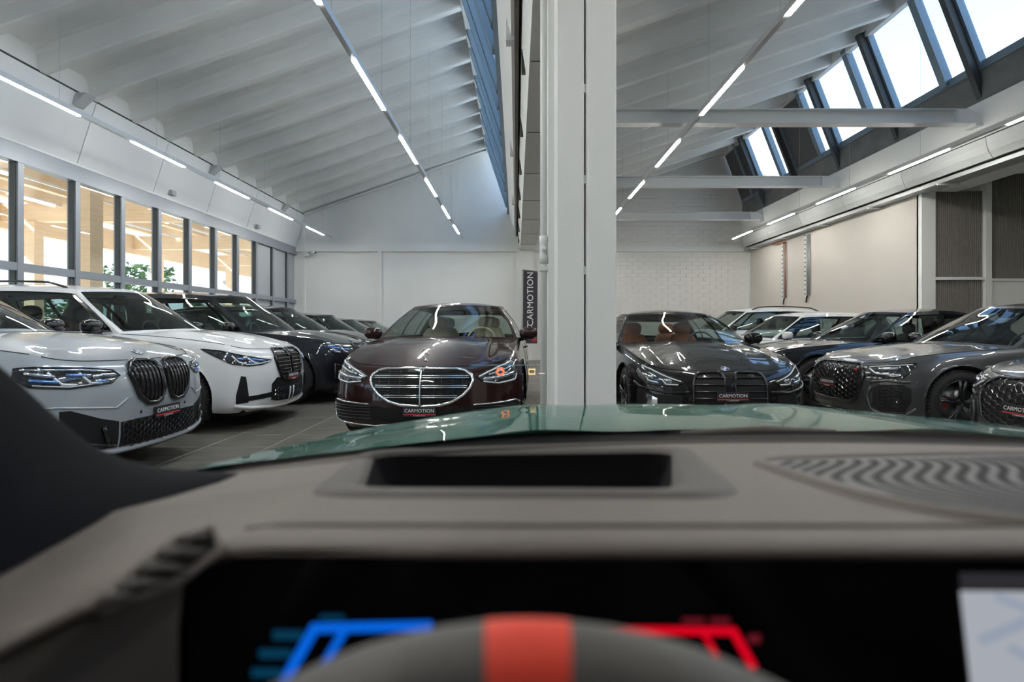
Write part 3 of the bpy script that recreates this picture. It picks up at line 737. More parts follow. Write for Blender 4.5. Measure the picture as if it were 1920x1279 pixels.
        for zi, nm, mt in ((1, 'front_window', sp.get('sglass', M_CGLASSD)), (2, 'rear_window', sp.get('sglass', M_CGLASSD)), (3, 'quarter_window', M_CGLASSD), (4, 'window_pillar', M_GBLACK), (0, 'cabin_side', s.pm)):
            emit(sd, lambda k, u: zone(k, u) == zi, nm, mt, both=True)
        rear = np.concatenate([rw, (rw * np.array([1, -1, 1]))[:, ::-1][:, 1:]], 1)
        emit(rear, lambda k, u: .06 < k < .9 and .06 < u < .94, 'rear_screen', M_CGLASSD)
        emit(rear, lambda k, u: not (.06 < k < .9 and .06 < u < .94), 'tailgate', s.pm)
        # roof
        t = np.linspace(0, 1, nS)[:, None]; mid = np.concatenate([fr1[0, 0] + (rr1[-1, 0] - fr1[0, 0]) * t, 0 * t, 0 * t], 1); mid[:, 2] = zM(L / 2 - mid[:, 0])
        ridx = np.linspace(0, 1, 22); rb = np.stack([np.interp(ridx, q2[:, 0], rr1[::-1, i]) for i in range(3)], 1)
        Rf = coons(fr1, rb, mid, sd1); ff = np.clip(np.abs(Rf[..., 1]) / ymax, 0, 1)**2; ssr = L / 2 - Rf[..., 0]
        Rf[..., 2] = zM(ssr) * (1 - ff) + zE(ssr) * ff
        RF = mirror_grid(Rf); MB().grid(RF).build('roof', sp.get('roof_m') or s.pm, s.root, True); s.roof = RF
        # rear deck
        cT = s.wall(np.linspace(s.amax, s.arc_at(L - .22), 12), 1.0); dT = s.wall(np.linspace(s.arc_at(L - .22), ar, 12), 1.0)
        cen = np.concatenate([cT[0, 0] + (Rr[0] - cT[0, 0]) * q2, 0 * q2, cT[0, 2] + (Rr[2] - cT[0, 2]) * q2], 1)
        MB().grid(mirror_grid(coons(cT, rear0[::-1], cen, dT))).build('boot_lid', s.pm, s.root, True)
        # window trim along the glasshouse and the screen rubbers
        tm = sp.get('trim', M_GBLACK)
        for sg in (1, -1):
            i0, i1 = 1, int(nS * (q4[1] if q4 else Cc)); k1 = 9
            lp = [sd[1, i] for i in range(i0, i1)] + [sd[k, i1] for k in range(1, k1 + 1)] + [sd[k1, i] for i in range(i1, i0, -1)] + [sd[k, i0] for k in range(k1, 1, -1)]
            MB().tube([(p[0], p[1] * sg + .004 * sg, p[2]) for p in lp], .0075, 5, True).build('window_trim', tm, s.root, True)
        # under tray, wheel wells, wheels
        MB().box((-L / 2 + .12, -s.hw + .20, .17), (L / 2 - .22, s.hw - .20, .24)).build('under_tray', M_MBLACK, s.root)
        for c in (s.af, s.ar):
            for sg in (1, -1):
                y0, y1 = s.hw - .02, s.hw - .40
                a = np.linspace(-.25, PI + .25, 20)
                ring = lambda y, r: [(L / 2 - c + r * math.cos(x), sg * y, max(.12, s.R + r * math.sin(x))) for x in a]
                MB().grid([ring(y0 - .005, s.arch), ring(y1, s.arch), ring(y1, .02)]).build('wheel_well', M_MBLACK, s.root, True)
                s.wheel(L / 2 - c, sg)
        if sp.get('cladding'):
            for c in (s.af, s.ar):
                for sg in (1, -1):
                    a = np.linspace(-.15, PI + .15, 26); G = []
                    for r in (s.arch - .004, s.arch + .03, s.arch + .062):
                        row = []
                        for x in a:
                            ss, z = c + r * math.cos(x), s.R + r * math.sin(x); row.append(s.pt(sg * s.arc_at(ss), max(z, .22), .010 if r < s.arch + .05 else .002))
                        G.append(row)
                    MB().grid(G).build('arch_trim', sp['cladding'], s.root, True)
            for sg in (1, -1):
                a0, a1 = s.arc_at(s.af + s.arch + .02), s.arc_at(s.ar - s.arch - .02)
                MB().grid([[s.pt(sg * a, z, .008) for z in (.24, .30, .36)] for a in np.linspace(a0, a1, 30)]).build('sill_trim', sp['cladding'], s.root, True)
        if sp.get('mirrors', True): s.mirrors(sp.get('mirror_m', s.pm))
        s.cabin()
        if sp.get('rails'):
            for sg in (1, -1):
                lo, hi = 3, nS - 5; pts = []
                for i in range(lo, hi + 1):
                    f = (i - lo) / (hi - lo); up = .05 * min(1, f * 9, (1 - f) * 9); p = RF[i, -3 if sg > 0 else 2]; pts.append((p[0], p[1], p[2] + up))
                MB().tube(pts, .014, 6).build('roof_rail', sp['rails'], s.root, True)
        s.doors()
    def doors(s):
        aA = s.arc_at(s.sp['sA'] + .10)
        for sg in (1, -1):
            for ss in (s.sp['sA'] + .10, s.sp['sA'] + 1.15):
                a = s.arc_at(ss)
                if abs(ss - s.af) < s.arch + .03: a = s.arc_at(s.af + s.arch + .06)
                MB().tube([s.pt(sg * a, z, .0005) for z in np.linspace(.36, float(s.zt(ss)) - .01, 10)], .0035, 4).build('door_seam', M_MBLACK, s.root)
            a = s.arc_at(s.sp['sA'] + .92); z = float(s.zt(s.sp['sA'] + .9)) - .13
            MB().tube([s.pt(sg * (a + d), z, o) for d, o in ((0, .005), (.02, .03), (.18, .03), (.2, .005))], .011, 6).build('door_handle', s.pm, s.root, True)
    def wheel(s, x, sg):
        R, w = s.R, .235; y = sg * (s.hw - .035 - w / 2); d = s.sp
        tyre = MB().lathe([(-w / 2 + .02, R * .70), (-w / 2, R * .78), (-w / 2 + .01, R * .93), (-w / 2 + .04, R * .985), (-.05, R), (.05, R), (w / 2 - .04, R * .985), (w / 2 - .01, R * .93), (w / 2, R * .78), (w / 2 - .02, R * .70)], 36, 'y')
        for i in range(54):                       # tread blocks
            a = 2 * PI * i / 54
            for yy in (-.075, -.025, .025, .075):
                c, sn = math.cos(a + yy), math.sin(a + yy); c2, s2 = math.cos(a + yy + .08), math.sin(a + yy + .08); r1 = R + .004
                tyre.add([(c * R * .98, yy - .02, sn * R * .98), (c2 * R * .98, yy - .02, s2 * R * .98), (c2 * R * .98, yy + .02, s2 * R * .98), (c * R * .98, yy + .02, sn * R * .98),
                          (c * r1, yy - .02, sn * r1), (c2 * r1, yy - .02, s2 * r1), (c2 * r1, yy + .02, s2 * r1), (c * r1, yy + .02, sn * r1)], [(4, 5, 6, 7), (0, 1, 5, 4), (1, 2, 6, 5), (2, 3, 7, 6), (3, 0, 4, 7)])
        steer = d.get('steer', 0.0) if abs(x - (s.L / 2 - s.af)) < .01 else 0
        o = tyre.build('wheel', M_TYRE, s.root, True, (x, y, R + .002), (0, 0, steer))
        rm = d.get('rim', M_RIM); e = sg
        MB().lathe([(e * (w / 2 - .015), R * .74), (e * (w / 2 + .002), R * .73), (e * (w / 2 - .02), R * .68), (-e * w / 2 * .6, R * .64)], 32, 'y').build('rim', rm, o, True)
        n = d.get('spokes', 5)
        for k in range(n):
            for q in ((-.13, .13) if n <= 5 else (0,)):
                a = 2 * PI * k / n + .3; c0, s0 = math.cos(a + q * .3), math.sin(a + q * .3); c1, s1 = math.cos(a + q), math.sin(a + q)
                P0 = Vector((c0 * R * .12, e * (w / 2 - .045), s0 * R * .12)); P1 = Vector((c1 * R * .70, e * (w / 2 - .012), s1 * R * .70))
                MB().tube([P0, (P0 + P1) / 2 + Vector((0, e * .012, 0)), P1], [.026, .018, .020], 6).build('spoke', rm, o, True)
        MB().lathe([(e * (w / 2 - .06), .001), (e * (w / 2 - .025), R * .05), (e * (w / 2 - .03), R * .16), (e * (w / 2 - .07), R * .18)], 18, 'y').build('hub', rm, o, True)
        MB().lathe([(e * .02, .001), (e * .02, R * .52), (e * 0.0, R * .53)], 24, 'y').build('brake_disc', M_DISC, o, True)
        MB().box((R * .34, e * .03 - .02, -.045), (R * .46, e * .03 + .02, .045)).build('brake_caliper', d.get('caliper', M_RIM), o)
    def mirrors(s, mm):
        ss = s.sp['sA'] + .22; z = float(s.zt(ss)) + .075
        for sg in (1, -1):
            y = s.hw - .02; x = s.L / 2 - ss
            m = MB().sphere((x, sg * (y + .035), z), (.08, .115, .072), 18, 12, .72)
            m.v = [(px - max(0, x - .03 - px) * .0 if px > x - .045 else x - .045, py, pz + .02 * (abs(py) - y - .03)) for px, py, pz in m.v]
            o = m.build('wing_mirror', mm, s.root, True)
            MB().box((x - .049, sg * (y + .035) - .075, z - .048), (x - .046, sg * (y + .035) + .075, z + .048)).build('mirror_glass', M_CHROME, o)
            MB().tube([(x, sg * (y - .09), z - .085), (x, sg * (y + .03), z - .055)], .028, 6).build('mirror_stalk', M_GBLACK, o, True)
            MB().box((x - .045, sg * (y + .02) - .08, z - .074), (x + .05, sg * (y + .02) + .08, z - .058)).build('mirror_base', M_GBLACK, o)
    def cabin(s):
        sp, L = s.sp, s.L; sm = sp.get('seat', M_DSEAT); dm = sp.get('dash', M_INT)
        it = MB().box((L / 2 - sp['sC'], -s.hw + .22, .26), (L / 2 - sp['sA'] - .1, s.hw - .22, .40)).build('cabin_floor', M_INT, s.root)
        zc, sw = sp['zc'], sp['sW']; x0 = L / 2 - sw - .12
        prof = [(x0, zc - .06), (x0 - .30, zc - .03), (x0 - .48, zc - .05), (x0 - .55, zc - .16), (x0 - .40, zc - .4), (x0, zc - .4)]
        MB().prism([(a, b) for a, b in prof], -s.hw + .24, s.hw - .24, 1).build('dashboard', dm, s.root)
        for sg in (1, -1):
            MB().box((L / 2 - sp['sC'] + .1, sg * (s.hw - .16) - .03, .4), (L / 2 - sp['sA'] - .15, sg * (s.hw - .16) + .03, zc - .10)).build('door_card', sp.get('card', M_INT), s.root)
            for row, sx in ((0, sp['sW'] + 1.25), (1, sp['sW'] + 2.15)):
                if row and sp.get('rows', 2) < 2: continue
                x = L / 2 - sx; y = sg * .37; hb = zc - .04 - (.03 if s.H < 1.5 else 0)
                b = MB(); P = []
                for i, (dz, dx, wd, th) in enumerate(((0, 0, .25, .09), (.12, -.02, .26, .10), (.35, -.09, .25, .09), (.52, -.14, .20, .075), (.60, -.165, .15, .05), (.62, -.17, .05, .02))):
                    P.append([(x - .2 + dx + th * math.copysign(abs(math.cos(a))**.6, math.cos(a)), y + wd * math.copysign(abs(math.sin(a))**.6, math.sin(a)), hb - .45 + dz) for a in np.linspace(0, 2 * PI, 20, endpoint=False)])
                b.grid(P, close=True); st = b.build('seat', sm, s.root, True)
                MB().sphere((x - .40, y, hb + .24), (.055, .13, .095), 14, 10, .75).build('headrest', sm, st, True)
                for q in (-.05, .05): MB().tube([(x - .38, y + q, hb + .1), (x - .39, y + q, hb + .2)], .007, 5).build('headrest_post', M_SILVER, st)
                MB().box((x - .25, y - .25, hb - .55), (x + .28, y + .25, hb - .40)).build('seat_cushion', sm, st)
        c = (x0 - .60, .37, zc - .05); P = []
        for k in range(24):
            a = 2 * PI * k / 24; P.append((c[0] - .06 * math.sin(a) * 1.0, c[1] + .185 * math.cos(a), c[2] + .175 * math.sin(a)))
        o = MB().tube(P, .014, 7, True).build('steering_wheel', sp.get('wheel_m', M_INT), s.root, True)
        MB().sphere((c[0], c[1], c[2]), (.03, .08, .06), 12, 8).build('wheel_hub', M_INT, o, True)
        p = s.roof[0, s.roof.shape[1] // 2]
        MB().sphere((p[0] - .12, 0, p[2] - .10), (.02, .12, .035), 12, 8, .7).build('rear_view_mirror', M_MBLACK, s.root, True)
    # -- details shared by the fronts
    def plate(s, z, off=.02, tilt=0.0, x=None):
        p = s.pt(0.0, z, off); w, h = .31, .088
        o = MB().box((-.008, -w / 2, -h / 2), (.006, w / 2, h / 2)).build('number_plate', M_PLATE, s.root, False, tuple(p), (0, tilt, 0), label='black dealer plate with white lettering over a red line')
        t = link('lettering', text_mesh('CARMOTION', .046, .0006, 1.02), o, (.0068, 0, .010), (PI / 2, 0, PI / 2)); (t.data.materials or t.data.materials.append(M_PTXT))
        if not t.data.materials: t.data.materials.append(M_PTXT)
        MB().box((.0058, -w / 2 + .004, -h / 2 + .016), (.0085, w / 2 - .004, -h / 2 + .024)).build('red_line', M_PRED, o)
        t = link('lettering', text_mesh('C CARMOTION', .016, .0006, 1.05), o, (.0068, 0, -h / 2 + .007), (PI / 2, 0, PI / 2))
        if not t.data.materials: t.data.materials.append(M_PTXT)
        return o
    def roundel(s, z=None, back=.05, r=.041):
        """round blue and white emblem lying on the front of the bonnet"""
        i = max(1, int(back / 1.2 * 30)); j = s.hood.shape[1] // 2
        p = s.hood[i, j]; q = s.hood[i + 1, j]; d = Vector(q - s.hood[i - 1, j]).normalized()
        nrm = Vector((0, 1, 0)).cross(d); nrm = nrm if nrm.z > 0 else -nrm
        rot = nrm.to_track_quat('Z', 'Y').to_euler(); p = Vector(p) + nrm * .004
        o = MB().lathe([(0, .001), (.003, r * .62), (.003, r), (-.006, r * 1.02)], 24, 'z').build('emblem', M_GBLACK, s.root, True, tuple(p), rot)
        MB().tube([(r * math.cos(a), r * math.sin(a), .003) for a in np.linspace(0, 2 * PI, 24, endpoint=False)], .0028, 5, True).build('emblem_ring', M_CHROME, o, True)
        for k in range(4):
            a = np.linspace(k * PI / 2, (k + 1) * PI / 2, 7); v = [(0, 0, .0048)] + [(r * .62 * math.cos(x), r * .62 * math.sin(x), .0045) for x in a]
            MB().add(v, [(0, i, i + 1) for i in range(1, 7)]).build('emblem_quarter', M_BLUE if k % 2 else M_EWHITE, o)
        return o
    def hexmesh(s, name, hi, lo, m, cell, mt, r=.004, off=.012, parent=None, squash=1.0):
        hi, lo = np.array(hi), np.array(lo); mb = MB(); a0, a1 = hi[0, 0], hi[-1, 0]; cw = cell * 1.5; ch = cell * .866 * 2 * squash; i = 0; a = a0
        while a <= a1 + cell:
            z = lo[:, 1].min() + (ch / 2 if i % 2 else 0)
            while z < hi[:, 1].max() + ch:
                if a0 + cell * .3 < a < a1 - cell * .3 and np.interp(a, lo[:, 0], lo[:, 1]) + ch * .3 < z < np.interp(a, hi[:, 0], hi[:, 1]) - ch * .3:
                    t = np.arange(6) * PI / 3; mb.tube(s.ptv(m * (a + cell * .92 * np.cos(t)), z + cell * .92 * squash * np.sin(t), off), r, 3, True)
                z += ch
            a += cw; i += 1
        return stuff(mb.build(name, mt, parent or s.root))

# ------------------------------------------------------------------ car shapes
def suv(L=4.76, W=1.94, H=1.66, **k):
    d = dict(L=L, W=W, H=H, nose=1.0, axf=.90, axr=.90 + 2.87, R=.375,
             zt=[(0, .885), (.15, .905), (.4, .955), (.9, 1.02), (1.5, 1.065), (2.5, 1.09), (L - .9, 1.12), (L, 1.05)],
             zb=[(0, .20), (.4, .21), (.9, .25), (2.5, .27), (L - .4, .29), (L, .33)],
             front=[(0, .10), (.06, .045), (.15, .015), (.35, .005), (.55, .0), (.75, .012), (.88, .035), (.95, .065), (1, .12)],
             sA=1.50, sW=1.22, zc=1.10, sC=L - .55, sR=L - .28, yt=.62, yr=.60, zR=1.13,
             roofS=(1.98, 2.18, L - .62, L - .40), crown=.035,
             roofE=[(1.9, H - .14), (2.3, H - .09), (2.9, H - .065), (L - 1.0, H - .10), (L - .4, H - .20)],
             roofC=[(1.9, H - .075), (2.3, H - .025), (2.9, H), (L - 1.0, H - .03), (L - .4, H - .12)],
             B=(.38, .42), C=.70, quarter=(.73, .88))
    d.update(k); return d
def saloon(L=4.75, W=1.85, H=1.44, **k):
    d = dict(L=L, W=W, H=H, nose=1.05, axf=.86, axr=.86 + 2.85, R=.345,
             zt=[(0, .735), (.15, .765), (.4, .825), (.9, .88), (1.5, .92), (2.5, .945), (L - .9, .97), (L, .93)],
             zb=[(0, .16), (.4, .17), (.9, .20), (2.5, .21), (L - .4, .24), (L, .30)],
             front=[(0, .08), (.06, .035), (.15, .01), (.35, .0), (.55, .005), (.75, .025), (.88, .055), (.95, .09), (1, .15)],
             sA=1.58, sW=1.33, zc=.955, sC=L - .95, sR=L - .55, yt=.56, yr=.52, zR=1.0,
             roofS=(2.12, 2.32, L - 1.35, L - 1.15), crown=.03,
             roofE=[(2.0, H - .13), (2.4, H - .075), (2.9, H - .055), (L - 1.6, H - .09), (L - 1.1, H - .18)],
             roofC=[(2.0, H - .07), (2.4, H - .02), (2.9, H), (L - 1.6, H - .03), (L - 1.1, H - .11)],
             B=(.42, .455), C=.74, quarter=(.77, .88))
    d.update(k); return d
def hatch(L=4.38, W=1.83, H=1.43, **k):
    d = saloon(L, W, H, axf=.86, axr=.86 + 2.63, sC=L - .45, sR=L - .22, roofS=(1.95, 2.15, L - .55, L - .38), zR=1.02,
               roofE=[(1.9, H - .12), (2.3, H - .07), (2.8, H - .055), (L - 1.0, H - .09), (L - .3, H - .18)],
               roofC=[(1.9, H - .06), (2.3, H - .015), (2.8, H), (L - 1.0, H - .03), (L - .3, H - .10)], sA=1.46, sW=1.22)
    d.update(k); return d

# ------------------------------------------------------------------ fronts
def kidneys(c, hi, lo, bars, frame_m=M_GBLACK, r=.015, back=M_MBLACK, bar_r=.006, bar_m=M_BAR):
    for m in (1, -1):
        g = c.patch('kidney_grille', hi, lo, back, m, .006)
        c.frame('grille_frame', hi, lo, frame_m, m, r, .010, g)
        H_, L_ = np.array(hi), np.array(lo)
        if bars[0] == 'v':
            n = bars[1]; a0, a1 = hi[0][0], hi[-1][0]
            for i in range(n):
                for dd in (-.006, .006):
                    a = a0 + (a1 - a0) * (i + .75) / (n + .5) + dd
                    zl_, zh = np.interp(a, L_[:, 0], L_[:, 1]) + .012, np.interp(a, H_[:, 0], H_[:, 1]) - .012
                    if zh - zl_ < .03: continue
                    P = [c.pt(m * a, zl_ + (zh - zl_) * t, .012 + .022 * math.sin(PI * t)**.5) for t in np.linspace(0, 1, 7)]
                    MB().tube(P, bar_r, 5).build('grille_bar', bar_m, g, True)
        else:
            n = bars[1]; z0, z1 = L_[:, 1].min(), H_[:, 1].max()
            for i in range(n):
                z = z0 + (z1 - z0) * (i + .7) / (n + .4); A = [a for a in np.linspace(hi[0][0], hi[-1][0], 30) if np.interp(a, L_[:, 0], L_[:, 1]) + .008 < z < np.interp(a, H_[:, 0], H_[:, 1]) - .008]
                if len(A) < 4: continue
                MB().tube([c.pt(m * a, z, .016) for a in A], bar_r, 5, flat=.6).build('grille_bar', bar_m, g, True)
def lamps(c, hi, lo, inner, blue=True, base=M_LAMPG):
    """inner: list of (kind, knots) in the same (a, z) space"""
    for m in (1, -1):
        h = c.patch('headlamp', hi, lo, base, m, .004, ncol=18)
        c.frame('lamp_seal', hi, lo, M_GBLACK, m, .006, .004, h)
        for kind, pts, r in inner:
            mt = {'w': M_LAMPW, 'b': M_LAMPB, 'c': M_LAMPC}[kind]
            c.line({'w': 'light_guide', 'b': 'blue_accent', 'c': 'reflector'}[kind], pts, mt, m, r, .008, h)
def pdc(c, spots, mt=None):
    for a, z in spots:
        for m in (1, -1):
            p = c.pt(m * a, z, .001); MB().lathe([(.003, .001), (.003, .010), (0, .012)], 10, 'x', tuple(p)).build('parking_sensor', mt or c.pm, c.root, True)

# 1  silver grey suv, nearest on the left
silver = paint('silver_grey_paint', (0.36, 0.395, 0.43), .2, .32)
c = Car('car', 'pale grey sports SUV with black kidney grilles, nearest car on the left', 'car', (-2.80, 4.55), 0.0,
        suv(4.76, 1.94, 1.62, roofC=[(1.9, 1.545), (2.3, 1.60), (2.8, 1.62), (3.6, 1.52), (4.3, 1.25)], roofE=[(1.9, 1.48), (2.3, 1.535), (2.8, 1.55), (3.6, 1.45), (4.3, 1.2)], mirror_m=M_GBLACK), silver)
kh = [(.035, .80), (.06, .855), (.12, .872), (.26, .875), (.33, .855), (.365, .79)]; kl = [(.035, .66), (.07, .575), (.13, .553), (.22, .56), (.30, .62), (.365, .79)]
kidneys(c, kh, kl, ('v', 7), r=.020)
lh = [(.45, .785), (.50, .828), (.70, .852), (1.0, .868), (1.12, .862)]; ll = [(.45, .785), (.53, .738), (.80, .722), (1.02, .742), (1.12, .80)]
lamps(c, lh, ll, [('c', [(.52, .815), (.72, .838), (1.08, .852)], .010), ('w', [(.60, .745), (.68, .75), (.74, .82)], .009), ('w', [(.76, .742), (.84, .75), (.92, .83)], .009),
                  ('b', [(.56, .758), (.64, .755)], .010), ('b', [(.70, .80), (.82, .81)], .012), ('b', [(.86, .765), (1.02, .785)], .011), ('c', [(.88, .80), (1.05, .83)], .014), ('c', [(.60, .79), (.66, .79)], .016), ('w', [(.55, .75), (.80, .732), (1.0, .752)], .004)])
ih = [(0, .455), (.30, .455), (.46, .45)]; il = [(0, .265), (.30, .27), (.46, .275)]
for m in (1, -1):
    c.patch('lower_intake', ih, il, M_MBLACK, m, .005)
    c.hexmesh('intake_mesh', ih, il, m, .026, M_BAR, .0035)
    k = c.patch('side_intake', [(.48, .46), (.62, .50), (.80, .575), (.86, .575)], [(.48, .275), (.62, .285), (.80, .32), (.86, .40)], M_MBLACK, m, .006)
    c.line('intake_vane', [(.56, .30), (.60, .44)], M_GBLACK, m, .016, .012, k); c.line('intake_vane', [(.50, .30), (.84, .36)], M_GBLACK, m, .010, .012, k)
    c.patch('air_curtain', [(.92, .56), (1.0, .58)], [(.92, .46), (1.0, .44)], M_MBLACK, m, .004)
    c.line('chin_bar', [(0, .245), (.5, .25), (.86, .30), (.98, .36)], silver, m, .022, .008)
    c.line('splitter_lip', [(0, .212), (.5, .215), (.86, .25)], M_MBLACK, m, .012, .004)
    c.line('bumper_crease', [(.40, .62), (.50, .56), (.86, .60), (1.0, .60)], silver, m, .008, .001)
c.plate(.475, .016); c.roundel(back=.13); pdc(c, [(.28, .50), (.33, .445)], M_MBLACK)

# 2  white suv
white = paint('white_paint', (0.78, 0.79, 0.79), 0, .3)
c = Car('car', 'white SUV with dark roof rails and blue tinted headlamps, second on the left', 'car', (-2.76, 6.98), 0.0, suv(4.755, 1.94, 1.66, rails=M_GBLACK, mirror_m=M_GBLACK, steer=.0, ridges=[(.55, .12, .012)]), white)
kh = [(.03, .80), (.05, .875), (.12, .885), (.30, .882), (.345, .85), (.37, .78)]; kl = [(.03, .60), (.06, .555), (.18, .535), (.27, .56), (.33, .65), (.37, .78)]
kidneys(c, kh, kl, ('h', 8), r=.018, bar_r=.008)
lh = [(.44, .765), (.60, .785), (.85, .83), (1.10, .885), (1.30, .905)]; ll = [(.44, .765), (.60, .725), (.80, .715), (.98, .745), (1.30, .905)]
lamps(c, lh, ll, [('w', [(.82, .735), (.90, .76), (.97, .83)], .010), ('w', [(.66, .735), (.74, .755), (.80, .80)], .010), ('w', [(.48, .755), (.66, .732), (.82, .73)], .007), ('b', [(.56, .762), (.76, .785)], .012), ('b', [(.84, .785), (.92, .80)], .014), ('b', [(.70, .75), (.80, .75)], .009)])
bh = [(0, .545), (.25, .55), (.36, .56), (.46, .49)]; bl = [(0, .27), (.25, .28), (.36, .29), (.46, .31)]
for m in (1, -1):
    c.patch('lower_intake', bh, bl, M_MBLACK, m, .006)
    c.hexmesh('intake_mesh', [(0, .44), (.42, .44)], [(0, .29), (.42, .31)], m, .036, M_BAR, .0035, squash=.7)
    k = c.patch('side_intake', [(.80, .40), (.83, .60), (.88, .61), (.93, .40)], [(.80, .32), (.93, .31)], M_MBLACK, m, .008)
    c.patch('intake_bridge', [(.46, .40), (.80, .385)], [(.46, .345), (.80, .335)], M_MBLACK, m, .006)
    c.line('chin_bar', [(0, .225), (.4, .23), (.8, .265), (.95, .29)], white, m, .020, .010)
    MB().tube([c.pt(m * .05, z, .016) for z in (.27, .36, .43)], .010, 6).build('chin_fin', white, c.root, True)
c.plate(.555, .022); c.roundel(back=.10, r=.030); pdc(c, [(.98, .56), (.60, .56)])

# 3  dark suv
navy = paint('blue_black_paint', (0.010, 0.012, 0.018), .1, .3)
c = Car('car', 'blue-black SUV behind the white SUV, third on the left', 'car', (-2.50, 9.35), 0.0, suv(4.93, 2.0, 1.72, R=.39, cladding=navy, mirror_m=M_GBLACK, roofS=(1.98, 2.2, 4.30, 4.5)), navy)
kidneys(c, [(.03, .80), (.06, .88), (.30, .89), (.35, .84), (.37, .78)], [(.03, .66), (.07, .58), (.22, .57), (.30, .64), (.37, .78)], ('v', 6), M_BAR)
lamps(c, [(.45, .82), (.60, .85), (.90, .88), (1.15, .90)], [(.45, .82), (.60, .755), (.85, .745), (1.15, .90)], [('w', [(.62, .765), (.70, .78), (.76, .84)], .012), ('w', [(.80, .77), (.88, .785), (.94, .85)], .012), ('b', [(.55, .80), (.70, .81)], .014), ('b', [(.78, .82), (1.0, .85)], .014), ('c', [(.52, .83), (1.0, .872)], .010)])
for m in (1, -1):
    c.patch('lower_intake', [(0, .48), (.45, .47)], [(0, .28), (.45, .29)], M_MBLACK, m, .006)
    k = c.patch('side_intake', [(.62, .50), (.90, .60)], [(.62, .32), (.90, .38)], M_MBLACK, m, .006); c.frame('intake_frame', [(.62, .50), (.90, .60)], [(.62, .32), (.90, .38)], M_GBLACK, m, .014, .006, k)
c.plate(.50); c.roundel(back=.12)

# 4-7  dark cars towards the far wall
black = paint('black_paint', (0.006, 0.006, 0.007), 0, .3)
grey_d = paint('anthracite_paint', (0.020, 0.022, 0.024), .2, .3)
def plain_front(c, chrome=False, z=.75):
    fm = M_CHROME if chrome else M_GBLACK
    hi, lo = [(0, z - .03), (.30, z - .03), (.38, z - .08)], [(0, z - .30), (.26, z - .30), (.38, z - .08)]
    for m in (1, -1):
        g = c.patch('radiator_grille', hi, lo, M_MBLACK, m, .006)
        for q in (.08, .14, .20, .26): c.line('grille_bar', [(0, z - q), (.28, z - q)], fm, m, .006, .012, g)
        c.patch('lower_intake', [(0, .38), (.70, .36)], [(0, .24), (.62, .26)], M_MBLACK, m, .006)
    lamps(c, [(.48, z - .06), (.70, z - .005), (1.05, z + .05)], [(.48, z - .06), (.60, z - .13), (.85, z - .11), (1.05, z + .05)], [('w', [(.54, z - .09), (.70, z - .09), (.86, z - .05)], .009), ('c', [(.60, z - .05), (.90, z - .01)], .014)])
    c.plate(.42)
c = Car('car', 'black SUV with a bright chrome window line, fourth on the left', 'car', (-2.70, 11.75), 0, suv(4.75, 1.92, 1.62, trim=M_CHROME), black); plain_front(c, True, .86)
c = Car('car', 'dark grey car with a plain low roof, fifth on the left', 'car', (-2.6, 14.05), 0, hatch(4.5, 1.85, 1.52), grey_d); plain_front(c)
c = Car('car', 'anthracite low car showing only its roof, sixth on the left', 'car', (-2.55, 16.35), 0, saloon(4.7, 1.85, 1.45), grey_d); plain_front(c)
c = Car('car', 'black low car farthest down the left row by the end wall', 'car', (-2.5, 18.65), 0, saloon(4.7, 1.85, 1.44, trim=M_CHROME), black); plain_front(c)

# 8  maroon luxury saloon
maroon = paint('dark_maroon_paint', (0.024, 0.007, 0.007), .15, .28)
c = Car('car', 'dark maroon luxury saloon with large chrome grille facing the camera', 'car', (-.905, 5.35), -PI / 2 - .035,
        saloon(5.2, 1.954, 1.50, R=.37, axf=.90, axr=.90 + 3.2, zt=[(0, .755), (.15, .785), (.4, .84), (.9, .92), (1.6, .985), (2.6, 1.0), (4.3, 1.0), (5.2, .93)], zc=1.015, sA=1.68, sW=1.42, yt=.58,
               roofS=(2.28, 2.46, 4.02, 4.22), sC=4.4, sR=4.72, zR=1.05, seat=M_CREAM, card=M_CREAM, wheel_m=M_CREAM, trim=M_CHROME, spokes=10, rim=M_SILVER,
               roofE=[(2.2, 1.375), (2.5, 1.425), (3.0, 1.445), (3.8, 1.41), (4.3, 1.32)], roofC=[(2.2, 1.43), (2.5, 1.48), (3.0, 1.50), (3.8, 1.465), (4.3, 1.38)], ridges=[(.60, .09, .012)], black_top=False), maroon)
gh = [(0, .735), (.35, .732), (.43, .718), (.485, .68), (.50, .63)]; gl = [(0, .392), (.18, .402), (.30, .435), (.40, .495), (.47, .565), (.50, .63)]
